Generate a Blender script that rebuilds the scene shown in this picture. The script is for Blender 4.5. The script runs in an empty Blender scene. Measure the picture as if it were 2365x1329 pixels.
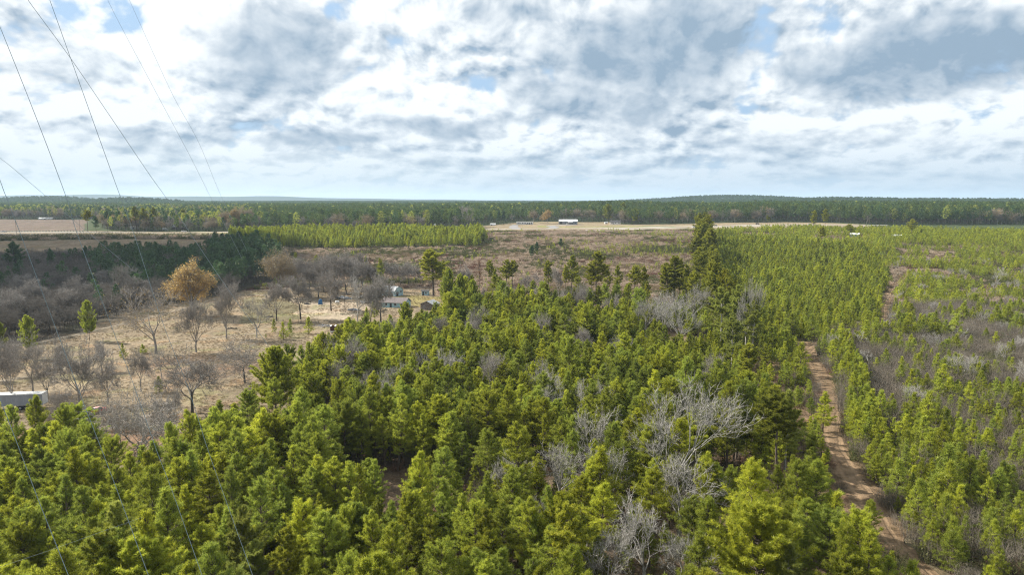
import bpy, math, random
import numpy as np
from mathutils import Vector

# ------------------------------------------------------------------ camera
F = 1577.0                       # focal length in photo pixels (photo 2365 x 1329)
PITCH = math.atan((664.5 - 463.0) / F)
CAMZ = 52.0
sc = bpy.context.scene
COL = sc.collection
cam_d = bpy.data.cameras.new('camera')
cam_d.lens = 24.0
cam_d.sensor_width = 36.0
cam_d.clip_start = 0.5
cam_d.clip_end = 80000.0
cam = bpy.data.objects.new('camera', cam_d)
COL.objects.link(cam)
cam.location = (0, 0, CAMZ)
cam.rotation_euler = (math.pi / 2 - PITCH, 0, 0)
sc.camera = cam

# ------------------------------------------------------------------ light
SUN_EL = math.radians(38)
SUN_DIR = Vector((-0.94 * math.cos(SUN_EL), 0.34 * math.cos(SUN_EL), math.sin(SUN_EL))).normalized()
sun_d = bpy.data.lights.new('sun', 'SUN')
sun_d.energy = 3.8
sun_d.angle = math.radians(0.5)
sun_d.color = (1.0, 0.94, 0.84)
sun = bpy.data.objects.new('sun', sun_d)
COL.objects.link(sun)
sun.rotation_euler = (-SUN_DIR).to_track_quat('-Z', 'Y').to_euler()

sc.view_settings.view_transform = 'Standard'
sc.view_settings.look = 'None'
sc.view_settings.exposure = 1.36
sc.view_settings.gamma = 1.0
sc.cycles.max_bounces = 5
sc.cycles.pixel_filter_type = 'BLACKMAN_HARRIS'
sc.cycles.filter_width = 1.15
sc.cycles.transparent_max_bounces = 8
sc.cycles.volume_bounces = 1
sc.cycles.use_denoising = True
sc.cycles.denoising_prefilter = 'NONE'
sc.cycles.denoising_input_passes = 'RGB_ALBEDO_NORMAL'
sc.render.use_persistent_data = False


class NT:
    """tiny node-tree helper"""
    def __init__(s, tree):
        s.t = tree; s.n = tree.nodes; s.l = tree.links

    def node(s, kind, **kw):
        n = s.n.new(kind)
        for k, v in kw.items():
            setattr(n, k, v)
        return n

    def put(s, sock, v):
        if isinstance(v, bpy.types.NodeSocket):
            s.l.new(v, sock)
        else:
            sock.default_value = v

    def math(s, op, a, b=0.0, c=None, clamp=False):
        n = s.node('ShaderNodeMath', operation=op, use_clamp=clamp)
        s.put(n.inputs[0], a); s.put(n.inputs[1], b)
        if c is not None: s.put(n.inputs[2], c)
        return n.outputs[0]

    def vmath(s, op, a, b=(0, 0, 0), scale=None):
        n = s.node('ShaderNodeVectorMath', operation=op)
        s.put(n.inputs[0], a); s.put(n.inputs[1], b)
        if scale is not None: s.put(n.inputs['Scale'], scale)
        return n.outputs['Value' if op in ('DOT_PRODUCT', 'LENGTH') else 'Vector']

    def mix(s, f, a, b, blend='MIX'):
        n = s.node('ShaderNodeMix', data_type='RGBA', blend_type=blend)
        s.put(n.inputs[0], f)
        s.put(n.inputs[6], a if isinstance(a, bpy.types.NodeSocket) else (*a, 1))
        s.put(n.inputs[7], b if isinstance(b, bpy.types.NodeSocket) else (*b, 1))
        return n.outputs[2]

    def mixf(s, f, a, b):
        n = s.node('ShaderNodeMix', data_type='FLOAT')
        s.put(n.inputs[0], f); s.put(n.inputs[2], a); s.put(n.inputs[3], b)
        return n.outputs[0]

    def ramp(s, v, a, b, lo=0.0, hi=1.0, smooth=True):
        n = s.node('ShaderNodeMapRange', interpolation_type='SMOOTHSTEP' if smooth else 'LINEAR')
        s.put(n.inputs[0], v); s.put(n.inputs[1], a); s.put(n.inputs[2], b)
        s.put(n.inputs[3], lo); s.put(n.inputs[4], hi)
        return n.outputs[0]

    def noise(s, vec, scale, detail=4.0, rough=0.55, dist=0.0, col=False, dim='3D'):
        n = s.node('ShaderNodeTexNoise', noise_dimensions=dim)
        if vec is not None: s.put(n.inputs['Vector'], vec)
        s.put(n.inputs['Scale'], scale); s.put(n.inputs['Detail'], detail)
        s.put(n.inputs['Roughness'], rough); s.put(n.inputs['Distortion'], dist)
        return n.outputs[1 if col else 0]


def pix_dir(px, py):
    dx = (px - 1182.5) / F
    dy = -(py - 664.5) / F
    v = Vector((dx, math.cos(PITCH) + dy * math.sin(PITCH), -math.sin(PITCH) + dy * math.cos(PITCH)))
    return v.normalized()


# ------------------------------------------------------------------ sky
world = bpy.data.worlds.new('World')
sc.world = world
world.use_nodes = True
w = NT(world.node_tree)
w.n.clear()
sky = w.node('ShaderNodeTexSky', sky_type='NISHITA')
sky.sun_disc = False
sky.sun_elevation = SUN_EL
sky.sun_rotation = math.atan2(SUN_DIR.x, SUN_DIR.y)
sky.air_density = 1.0; sky.dust_density = 1.0
gen = w.node('ShaderNodeTexCoord').outputs['Generated']


SKY_GAIN = 0.46          # the camera is exposed a little over


def cxyz(x, y, z):
    c = w.node('ShaderNodeCombineXYZ')
    for i, v in enumerate((x, y, z)): w.put(c.inputs[i], v)
    return c.outputs[0]


sp0 = w.node('ShaderNodeSeparateXYZ'); w.put(sp0.inputs[0], gen)
elev = sp0.outputs[2]
azim = w.math('ARCTAN2', sp0.outputs[0], sp0.outputs[1])
vert = w.math('LOGARITHM', w.math('ADD', w.math('MAXIMUM', elev, 0.0), 0.13), math.e)
base_c = cxyz(w.math('MULTIPLY', azim, 3.6), w.math('MULTIPLY', vert, 1.55), 0.0)
warp = w.vmath('SUBTRACT', w.noise(base_c, 1.9, 2.0, 0.5, col=True, dim='2D'), (0.5, 0.5, 0.5))
base_c = w.vmath('ADD', base_c, w.vmath('SCALE', warp, scale=0.14))


def billow(vec, scale):
    n = w.node('ShaderNodeTexVoronoi', feature='SMOOTH_F1', voronoi_dimensions='2D')
    n.inputs['Smoothness'].default_value = 0.55
    n.inputs['Detail'].default_value = 3.0; n.inputs['Roughness'].default_value = 0.5; n.inputs['Lacunarity'].default_value = 2.1
    w.put(n.inputs['Vector'], vec); n.inputs['Scale'].default_value = scale
    return n.outputs['Distance']


near_hz = w.ramp(elev, 0.02, 0.24, 1.0, 0.0)


def density(off):
    c = w.vmath('ADD', base_c, off)
    a = w.noise(c, 1.25, 6.0, 0.52, dim='2D')
    a2 = w.noise(w.vmath('ADD', c, (9.0, 3.0, 5.0)), 3.6, 5.0, 0.58, dim='2D')
    f = w.mixf(near_hz, a, w.math('ADD', w.math('MULTIPLY', a, 0.35), w.math('MULTIPLY', a2, 0.65)))
    v = billow(c, 5.2)
    v = w.math('SUBTRACT', 0.42, v)
    v2 = w.math('SUBTRACT', 0.42, billow(w.vmath('ADD', c, (3.1, 1.7, 0)), 12.0))
    return w.math('ADD', w.math('ADD', f, w.math('MULTIPLY', v, 0.36)), w.math('MULTIPLY', v2, 0.07))


n0 = density((0, 0, 0))
n1 = density((-0.030, 0.070, 0))
emb = w.math('SUBTRACT', n0, n1)
soft0 = w.noise(base_c, 1.35, 2.0, 0.5, dim='2D')
soft1 = w.noise(w.vmath('ADD', base_c, (-0.06, 0.22, 0)), 1.35, 2.0, 0.5, dim='2D')
semb = w.math('SUBTRACT', soft0, soft1)
wob = w.vmath('SUBTRACT', w.noise(gen, 5.0, 4.0, 0.6, col=True), (0.5, 0.5, 0.5))
genw = w.vmath('ADD', gen, w.vmath('SCALE', wob, scale=0.12))


def spot(px, py, rx, ry, inner=0.25, outer=1.2):
    """soft ragged mask about one direction of the sky; rx, ry in photo pixels"""
    d = pix_dir(px, py)
    right = Vector((d.y, -d.x, 0)).normalized(); up = right.cross(d)
    q = w.vmath('SUBTRACT', genw, tuple(d))
    a = w.math('MULTIPLY', w.vmath('DOT_PRODUCT', q, tuple(right)), F / rx)
    b = w.math('MULTIPLY', w.vmath('DOT_PRODUCT', q, tuple(up)), F / ry)
    r = w.math('SQRT', w.math('ADD', w.math('MULTIPLY', a, a), w.math('MULTIPLY', b, b)))
    return w.ramp(r, inner, outer, 1.0, 0.0)


def smax(lst):
    o = lst[0][1] if lst[0][0] == 1 else w.math('MULTIPLY', lst[0][1], lst[0][0])
    for k, q in lst[1:]:
        o = w.math('MAXIMUM', o, q if k == 1 else w.math('MULTIPLY', q, k))
    return o


dark = smax([(1, spot(640, 120, 190, 130)), (1, spot(1520, 110, 300, 150)), (0.75, spot(1330, 230, 240, 80)),
             (1, spot(2180, 110, 360, 95)), (0.9, spot(1980, 150, 260, 60)), (0.9, spot(1490, 240, 60, 45, 0.5, 1.1)),
             (0.85, spot(720, 320, 170, 26)), (0.75, spot(1020, 290, 240, 40)), (0.55, spot(330, 300, 260, 40)),
             (0.45, spot(130, 130, 150, 55)), (0.4, spot(1270, 20, 300, 50)), (0.4, spot(2150, 320, 260, 30)), (0.4, spot(1750, 300, 260, 35)), (0.35, spot(900, 370, 600, 22))])
blue = smax([(0.9, spot(805, 22, 80, 36, 0.3, 1.2)), (0.75, spot(1765, 85, 28, 100, 0.2, 1.2)), (0.75, spot(1725, 220, 48, 36, 0.2, 1.2)),
             (0.8, spot(215, 38, 70, 30, 0.4, 1.2)), (0.55, spot(930, 100, 50, 36, 0.2, 1.1))])
leftglow = w.ramp(w.vmath('DOT_PRODUCT', gen, tuple(SUN_DIR)), 0.35, 0.95)

cover = w.ramp(w.math('SUBTRACT', w.math('ADD', n0, w.math('MULTIPLY', dark, 0.12)), w.math('MULTIPLY', blue, 0.26)), 0.02, 0.24)
shade = w.math('MULTIPLY', w.ramp(n0, 0.42, 0.66), 0.22)
shade = w.math('ADD', shade, w.math('MULTIPLY', dark, 0.86))
shade = w.math('SUBTRACT', shade, w.math('MULTIPLY', emb, w.mixf(dark, 3.0, 0.8)))
shade = w.math('SUBTRACT', shade, w.math('MULTIPLY', semb, w.mixf(dark, 1.7, 0.4)))
shade = w.math('SUBTRACT', shade, w.math('MULTIPLY', leftglow, 0.30))
shade = w.math('ADD', shade, 0.20)
shade = w.math('MULTIPLY', shade, w.math('ADD', 0.85, w.math('MULTIPLY', w.math('SUBTRACT', w.noise(base_c, 4.0, 4.0, 0.6, dim='2D'), 0.5), 0.9)), clamp=True)
cl = w.mix(shade, (0.93, 0.96, 0.975), (0.29, 0.395, 0.505))
bluecol = w.mix(1.0, sky.outputs[0], (0.085, 0.085, 0.085), 'MULTIPLY')
bluecol = w.mix(0.7, bluecol, (0.46, 0.66, 0.90))
skyc = w.mix(cover, bluecol, cl)
skyc = w.mix(w.ramp(elev, 0.0, 0.30, 0.55, 0.0), skyc, w.mix(1.0, skyc, (0.72, 0.78, 0.84), 'MULTIPLY'))
hz = w.ramp(elev, 0.0, 0.10, 1.0, 0.0)
hzc = w.mix(w.ramp(sp0.outputs[0], -0.5, 0.35), (0.56, 0.655, 0.71), (0.45, 0.565, 0.68))
skyc = w.mix(w.math('MULTIPLY', hz, 0.85), skyc, hzc)
below = w.ramp(elev, -0.05, -0.01, 1.0, 0.0)
skyc = w.mix(below, skyc, (0.25, 0.27, 0.24))
bg = w.node('ShaderNodeBackground'); w.put(bg.inputs[0], skyc); bg.inputs[1].default_value = SKY_GAIN
wo = w.node('ShaderNodeOutputWorld'); w.l.new(bg.outputs[0], wo.inputs[0])
world.cycles.sampling_method = 'MANUAL'
world.cycles.sample_map_resolution = 512

# ------------------------------------------------------------------ terrain
rng = np.random.default_rng(11)


def sstep(t):
    t = np.clip(t, 0, 1)
    return t * t * (3 - 2 * t)


def gauss(x, y, cx, cy, sx, sy):
    return np.exp(-((x - cx) / sx) ** 2 - ((y - cy) / sy) ** 2)


def wx(px, d):
    return (px - 1182.5) / F * d


def tz(x, y):
    x = np.asarray(x, float); y = np.asarray(y, float)
    z = 18.0 * sstep((y - 360) / 340) + 6.0 * sstep((y - 700) / 800) + 5.0 * sstep((y - 1500) / 3000)
    z = z + 0.5 * np.sin(x / 41.0 + 1.0) * np.sin(y / 37.0) * sstep((y - 60) / 100)
    far = sstep((y - 1500) / 1500)
    z = z + far * 3.0 * np.sin(x / 310 + y / 700) * np.sin(y / 420)
    z = z + 22 * gauss(x, y, wx(1640, 3500), 3500, 380, 300)          # wooded hill, right of centre
    z = z + 16 * gauss(x, y, wx(1790, 3300), 3300, 420, 300)
    z = z + 17 * gauss(x, y, wx(2100, 2800), 2700, 900, 250) + 7 * gauss(x, y, wx(1900, 2800), 2650, 150, 200)
    z = z + 9 * gauss(x, y, wx(2500, 2800), 2600, 260, 250)
    z = z + 8 * gauss(x, y, wx(1430, 1250), 1250, 170, 130)           # the wood swells behind the white buildings
    z = z + 27 * gauss(x, y, wx(120, 2900), 2900, 270, 260)
    z = z + 20 * gauss(x, y, wx(310, 2600), 2600, 180, 200)
    z = z + 24 * np.exp(-((y - 5200) / 500) ** 2) * (0.75 + 0.25 * np.sin(x / 260 + 1) * np.sin(x / 610)) * sstep((1500 - x) / 2500)
    amp = 18 + 78 * sstep((1200 - x) / 6500)
    z = z + amp * np.exp(-((y - 8600) / 900) ** 2) * (0.88 + 0.09 * np.sin(x / 420 + 2) + 0.06 * np.sin(x / 170))
    z = z + 0.7 * amp * np.exp(-((y - 12500) / 900) ** 2) * (1.15 + 0.1 * np.sin(x / 800))
    return z


_ts = np.concatenate([np.linspace(30, 1500, 2400), np.geomspace(1502, 15000, 1500)])


def gp(px, py):
    """photo pixel -> point on the ground"""
    d = pix_dir(px, py)
    k = 1.0 / math.hypot(d.x, d.y)
    xs = d.x * k * _ts; ys = d.y * k * _ts; zs = CAMZ + d.z * k * _ts
    g = tz(xs, ys)
    i = np.argmax(zs <= g)
    if zs[i] > g[i]: i = len(_ts) - 1
    i = max(i, 1)
    a = zs[i - 1] - g[i - 1]; b = g[i] - zs[i]
    t = a / (a + b) if (a + b) > 0 else 0
    x = xs[i - 1] + (xs[i] - xs[i - 1]) * t; y = ys[i - 1] + (ys[i] - ys[i - 1]) * t
    return Vector((x, y, float(tz(x, y))))


def px_h(base, px, pytop):
    """height of a thing standing at base whose top shows at photo row pytop"""
    d = pix_dir(px, pytop)
    hd = math.hypot(base.x, base.y)
    return CAMZ + d.z / math.hypot(d.x, d.y) * hd - base.z


def to_pix(P):
    P = np.asarray(P, float)
    x, y, z = P[:, 0], P[:, 1], P[:, 2] - CAMZ
    zc = y * math.cos(PITCH) - z * math.sin(PITCH)
    yc = y * math.sin(PITCH) + z * math.cos(PITCH)
    zc = np.maximum(zc, 1e-3)
    return 1182.5 + F * x / zc, 664.5 - F * yc / zc


def poly(pts):
    return np.array([[*gp(*p).xy] for p in pts])


def inside(P, pg):
    x, y = P[:, 0], P[:, 1]
    r = np.zeros(len(P), bool)
    n = len(pg); j = n - 1
    for i in range(n):
        xi, yi = pg[i]; xj, yj = pg[j]
        c = ((yi > y) != (yj > y)) & (x < (xj - xi) * (y - yi) / (yj - yi + 1e-12) + xi)
        r ^= c
        j = i
    return r


def seg_dist(P, line):
    """distance to a polyline and the position along it"""
    best = np.full(len(P), 1e9)
    for a, b in zip(line[:-1], line[1:]):
        ab = b - a
        t = np.clip(((P - a) @ ab) / (ab @ ab + 1e-9), 0, 1)
        q = a + t[:, None] * ab
        best = np.minimum(best, np.hypot(*(P - q).T))
    return best


_perm = np.random.default_rng(5).random((256, 256))


def vnoise(x, y, s):
    x = np.asarray(x) / s; y = np.asarray(y) / s
    xi = np.floor(x).astype(int); yi = np.floor(y).astype(int)
    fx = x - xi; fy = y - yi
    fx = fx * fx * (3 - 2 * fx); fy = fy * fy * (3 - 2 * fy)
    g = lambda a, b: _perm[a % 256, b % 256]
    return (g(xi, yi) * (1 - fx) + g(xi + 1, yi) * fx) * (1 - fy) + (g(xi, yi + 1) * (1 - fx) + g(xi + 1, yi + 1) * fx) * fy


# ------------------------------------------------------------------ zones of the land (outlines found on the ground)
Z_FIELD = poly([(-500, 1060), (-500, 800), (0, 800), (120, 785), (240, 745), (330, 715), (480, 690), (560, 672), (700, 664),
                (860, 664), (1010, 668), (1030, 690), (1010, 735), (930, 768), (850, 792), (790, 842), (740, 895), (685, 955), (600, 1005),
                (515, 1070), (430, 1115), (330, 1130), (200, 1080)])
Z_DARKWOOD = poly([(-500, 800), (0, 800), (120, 785), (240, 745), (330, 715), (480, 690), (560, 672), (640, 650), (660, 610), (590, 585),
                   (480, 598), (300, 600), (200, 606), (0, 610), (-500, 620)])
Z_CLEARCUT = poly([(560, 672), (640, 650), (660, 610), (600, 574), (800, 576), (1110, 570), (1130, 548), (1110, 536), (1600, 531), (1615, 540),
                   (1600, 690), (1500, 745), (1030, 735), (1030, 690), (1010, 668), (860, 664), (700, 664)])
Z_BELT = poly([(520, 551), (530, 585), (590, 580), (640, 576), (800, 574), (1110, 570), (1130, 556), (1110, 538), (900, 537.5), (540, 542)])
Z_FIELD2 = poly([(-500, 560), (-500, 622), (0, 610), (300, 600), (480, 597), (500, 565), (480, 553), (0, 557)])
Z_HEDGE = poly([(-500, 549), (-500, 559), (0, 556), (480, 553), (520, 556), (525, 546), (0, 548)])
Z_PLOW = poly([(-500, 509), (-500, 536), (0, 534), (192, 533), (200, 507.5), (60, 507)])
Z_PLOW2 = poly([(216, 487.5), (224, 497), (320, 499), (312, 488)])
Z_ROADSIDE = poly([(-900, 536), (-900, 549), (0, 548), (525, 547), (900, 541), (1110, 540), (1200, 540), (1600, 533), (1800, 527), (1900, 526), (2020, 528),
                   (2000, 519), (1900, 514.5), (1800, 513), (1660, 514.5), (1550, 518), (1440, 519), (1405, 513), (1330, 513), (1250, 512), (1180, 515), (1110, 522),
                   (1080, 532), (520, 535), (0, 535)])
Z_STAND = poly([(-500, 1060), (200, 1085), (330, 1140), (430, 1120), (500, 1075), (545, 1035), (600, 975), (680, 925), (730, 875), (775, 830), (850, 790), (930, 770),
                (1010, 738), (1030, 735), (1480, 742), (1510, 770), (1560, 830), (1640, 900), (1700, 960), (1770, 1060), (1830, 1160),
                (1900, 1250), (1960, 1329), (2060, 1500), (2300, 2400), (-400, 2400), (-2000, 1500)])
Z_MIX = poly([(1480, 742), (1510, 770), (1560, 830), (1640, 900), (1700, 960), (1770, 1060), (1830, 1160), (1900, 1250), (1960, 1329), (2060, 1500), (2300, 2400),
              (2500, 2400), (2190, 1450), (2080, 1329), (2000, 1230), (1940, 1130), (1890, 1040), (1880, 900), (1830, 830), (1760, 760), (1640, 700), (1600, 690), (1500, 742)])
Z_YOUNG = poly([(1615, 540), (1600, 690), (1640, 700), (1760, 760), (1830, 830), (1890, 800), (1930, 770), (2000, 765), (2035, 760), (2035, 700), (2050, 640), (2030, 600), (1990, 580), (1800, 565), (1700, 548)])
Z_RIGHT = poly([(1615, 540), (1700, 548), (1800, 565), (1990, 580), (2030, 600), (2050, 640), (2035, 700), (2035, 760), (2000, 765), (1930, 770), (1890, 800), (1880, 900), (1890, 1040), (1940, 1130), (2000, 1230), (2080, 1329), (2190, 1450), (2500, 2400), (4500, 2400),
                (3200, 900), (2900, 545), (2400, 540), (2020, 531), (1800, 529)])
TRAIL_PX = [((2230, 1480), 62), ((2150, 1345), 66), ((2095, 1290), 62), ((2040, 1225), 74), ((1990, 1140), 78), ((1945, 1070), 66), ((1922, 1010), 68), ((1918, 950), 66),
            ((1912, 895), 76), ((1885, 845), 74), ((1862, 812), 62), ((1850, 790), 42)]
TRAIL2_PX = [((1862, 815), 50), ((1900, 792), 40), ((1960, 778), 30), ((2040, 762), 26), ((2046, 735), 28), ((2048, 705), 25), ((2052, 680), 22), ((2064, 660), 20), ((2088, 645), 13), ((2095, 630), 9)]
TRAIL = np.array([[*gp(*p).xy] for p, _ in TRAIL_PX]); TRAIL2 = np.array([[*gp(*p).xy] for p, _ in TRAIL2_PX])
SAND = poly([(655, 690), (700, 688), (760, 697), (830, 700), (860, 712), (830, 728), (780, 742), (720, 735), (690, 722), (720, 712), (690, 700)])
GLADES = [(700, 985, 10), (905, 1135, 9), (1350, 835, 11), (1540, 790, 16), (1700, 1130, 8), (1660, 1190, 5), (1130, 795, 6), (640, 1085, 5), (860, 960, 5), (1200, 870, 6),
          (1620, 1040, 6), (1600, 880, 7), (1270, 905, 5)]
GLADES = [(*gp(a, b).xy, r) for a, b, r in GLADES]


# ------------------------------------------------------------------ materials
def mat(name, f=None, base=(0.5, 0.5, 0.5), rough=0.8, var=0.15, scale=3.0, metallic=0.0, bump=0.0, spec=0.3):
    m = bpy.data.materials.new(name)
    m.use_nodes = True
    t = NT(m.node_tree)
    t.n.clear()
    out = t.node('ShaderNodeOutputMaterial')
    if f:
        f(t, out)
        return m
    p = t.node('ShaderNodeBsdfPrincipled')
    tc = t.node('ShaderNodeTexCoord').outputs['Object']
    n = t.noise(tc, scale, 6.0, 0.6)
    c = t.mix(t.ramp(n, 0.3, 0.7), tuple(v * (1 - var) for v in base), tuple(min(1, v * (1 + var)) for v in base))
    t.put(p.inputs['Base Color'], c)
    p.inputs['Roughness'].default_value = rough
    p.inputs['Metallic'].default_value = metallic
    p.inputs['Specular IOR Level'].default_value = spec
    if bump:
        b = t.node('ShaderNodeBump'); b.inputs['Strength'].default_value = bump; b.inputs['Distance'].default_value = 0.05
        t.put(b.inputs['Height'], n); t.l.new(b.outputs[0], p.inputs['Normal'])
    t.l.new(p.outputs[0], out.inputs[0])
    return m


def leaf_mat(name, c1, c2, c3, transl=0.4, c_near=None, gloss=0.04):
    """c1..c2 by tuft, shifted towards c3 from tree to tree"""
    def f(t, out):
        at = t.node('ShaderNodeAttribute', attribute_name='tint').outputs['Fac']
        oi = t.node('ShaderNodeObjectInfo').outputs['Random']
        c = t.mix(at, c1, c2)
        c = t.mix(t.math('MULTIPLY', oi, 0.65), c, c3)
        val = t.math('ADD', 0.68, t.math('MULTIPLY', t.math('FRACT', t.math('MULTIPLY', oi, 17.3)), 0.60))
        c = t.mix(1.0, c, t_gray(t, val), 'MULTIPLY')
        d = t.node('ShaderNodeBsdfDiffuse'); t.put(d.inputs[0], c)
        tr = t.node('ShaderNodeBsdfTranslucent'); t.put(tr.inputs[0], c)
        g = t.node('ShaderNodeBsdfGlossy'); g.inputs['Roughness'].default_value = 0.45; g.inputs[0].default_value = (0.95, 0.95, 0.7, 1)
        m1 = t.node('ShaderNodeMixShader'); m1.inputs[0].default_value = transl
        t.l.new(d.outputs[0], m1.inputs[1]); t.l.new(tr.outputs[0], m1.inputs[2])
        m2 = t.node('ShaderNodeMixShader'); m2.inputs[0].default_value = gloss
        t.l.new(m1.outputs[0], m2.inputs[1]); t.l.new(g.outputs[0], m2.inputs[2])
        t.l.new(m2.outputs[0], out.inputs[0])
    return mat(name, f)


def t_gray(t, v):
    n = t.node('ShaderNodeCombineColor')
    for i in range(3): t.put(n.inputs[i], v)
    return n.outputs[0]


def bark_mat(name, base, base2, rough=0.9):
    def f(t, out):
        p = t.node('ShaderNodeBsdfPrincipled')
        g = t.node('ShaderNodeTexCoord').outputs['Object']
        oi = t.node('ShaderNodeObjectInfo').outputs['Random']
        v = t.vmath('MULTIPLY', g, (3.0, 3.0, 0.7))
        n = t.noise(v, 1.6, 6.0, 0.65)
        c = t.mix(t.ramp(n, 0.35, 0.65), base, base2)
        c = t.mix(1.0, c, t_gray(t, t.math('ADD', 0.8, t.math('MULTIPLY', oi, 0.4))), 'MULTIPLY')
        t.put(p.inputs['Base Color'], c)
        p.inputs['Roughness'].default_value = rough; p.inputs['Specular IOR Level'].default_value = 0.2
        t.l.new(p.outputs[0], out.inputs[0])
    return mat(name, f)


M = {}
M['needle'] = leaf_mat('pine needles', (0.230, 0.265, 0.024), (0.530, 0.530, 0.050), (0.175, 0.250, 0.058), 0.6, gloss=0.015)
M['needle_wood'] = leaf_mat('far pine needles', (0.045, 0.080, 0.026), (0.180, 0.225, 0.050), (0.050, 0.105, 0.048), 0.45, gloss=0.015)
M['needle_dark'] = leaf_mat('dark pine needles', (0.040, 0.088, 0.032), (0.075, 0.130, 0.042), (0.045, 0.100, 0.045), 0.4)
M['needle_young'] = leaf_mat('young pine needles', (0.240, 0.275, 0.024), (0.490, 0.500, 0.048), (0.195, 0.265, 0.060), 0.58, gloss=0.015)
M['needle_blue'] = leaf_mat('pale green needles', (0.190, 0.225, 0.045), (0.460, 0.470, 0.095), (0.230, 0.270, 0.060), 0.5, gloss=0.015)
M['needle_tall'] = leaf_mat('olive pine needles', (0.160, 0.180, 0.020), (0.460, 0.440, 0.045), (0.170, 0.200, 0.035), 0.5, gloss=0.015)
M['orange'] = leaf_mat('orange autumn leaves', (0.26, 0.165, 0.055), (0.46, 0.32, 0.11), (0.31, 0.21, 0.08), 0.5)
M['tanleaf'] = leaf_mat('pale tan leaves', (0.192, 0.133, 0.059), (0.252, 0.185, 0.089), (0.192, 0.148, 0.089), 0.35)
M['deadleaf'] = leaf_mat('rusty dead needles', (0.163, 0.074, 0.037), (0.222, 0.111, 0.059), (0.163, 0.089, 0.052), 0.3)
M['greybrush'] = leaf_mat('grey twigs', (0.141, 0.122, 0.100), (0.222, 0.200, 0.167), (0.178, 0.148, 0.115), 0.2, gloss=0.0)
M['scrub'] = leaf_mat('scrub twigs', (0.33, 0.27, 0.21), (0.48, 0.40, 0.31), (0.38, 0.28, 0.21), 0.4, gloss=0.0)
M['woodtwig'] = leaf_mat('dark grey twigs', (0.105, 0.098, 0.088), (0.20, 0.185, 0.165), (0.15, 0.13, 0.11), 0.2, gloss=0.0)  # grey twigs darkened in colour to deepen the cloud shade on the left wood
M['tanbrush'] = leaf_mat('dry tan weeds', (0.192, 0.148, 0.089), (0.281, 0.229, 0.141), (0.222, 0.163, 0.111), 0.3, gloss=0.0)
M['redbrush'] = leaf_mat('rusty brush', (0.126, 0.070, 0.048), (0.200, 0.118, 0.089), (0.163, 0.104, 0.081), 0.25, gloss=0.0)
M['olivebrush'] = leaf_mat('olive brush', (0.089, 0.104, 0.041), (0.141, 0.148, 0.063), (0.118, 0.111, 0.056), 0.3, gloss=0.0)
M['bark'] = bark_mat('pine bark', (0.063, 0.049, 0.038), (0.141, 0.115, 0.096))
M['palebark'] = bark_mat('pale bark', (0.20, 0.19, 0.17), (0.38, 0.36, 0.33))
M['greybark'] = bark_mat('grey bark', (0.17, 0.152, 0.135), (0.33, 0.305, 0.275))
M['darkbark'] = bark_mat('dark bark', (0.041, 0.036, 0.031), (0.089, 0.078, 0.067))


def ground_f(t, out):
    p = t.node('ShaderNodeBsdfPrincipled')
    a = t.node('ShaderNodeAttribute', attribute_name='land').outputs['Color']
    g = t.node('ShaderNodeTexCoord').outputs['Object']
    n1 = t.noise(g, 0.05, 6.0, 0.6)
    n2 = t.noise(g, 0.45, 7.0, 0.68)
    n3 = t.noise(g, 2.6, 5.0, 0.7)
    c = t.mix(1.0, a, t_gray(t, t.ramp(n2, 0.28, 0.72, 0.62, 1.34)), 'MULTIPLY')
    c = t.mix(1.0, c, t_gray(t, t.ramp(n1, 0.3, 0.7, 0.78, 1.2)), 'MULTIPLY')
    c = t.mix(1.0, c, t_gray(t, t.ramp(n3, 0.3, 0.7, 0.72, 1.28)), 'MULTIPLY')
    # patches of greener and of redder litter
    c = t.mix(t.ramp(t.noise(g, 0.11, 5.0, 0.6), 0.52, 0.68, 0.0, 0.42), c, t.mix(1.0, c, (1.25, 0.88, 0.62), 'MULTIPLY'))
    c = t.mix(t.ramp(t.noise(t.vmath('ADD', g, (31, 12, 0)), 0.07, 5.0, 0.6), 0.52, 0.66, 0.0, 0.5), c, t.mix(1.0, c, (0.80, 1.0, 0.62), 'MULTIPLY'))
    t.put(p.inputs['Base Color'], c)
    p.inputs['Roughness'].default_value = 1.0; p.inputs['Specular IOR Level'].default_value = 0.1
    b = t.node('ShaderNodeBump'); b.inputs['Strength'].default_value = 0.9; b.inputs['Distance'].default_value = 0.35
    t.put(b.inputs['Height'], t.math('ADD', n2, t.math('MULTIPLY', n3, 0.5)))
    t.l.new(b.outputs[0], p.inputs['Normal'])
    t.l.new(p.outputs[0], out.inputs[0])


M['ground'] = mat('ground', ground_f)


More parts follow.
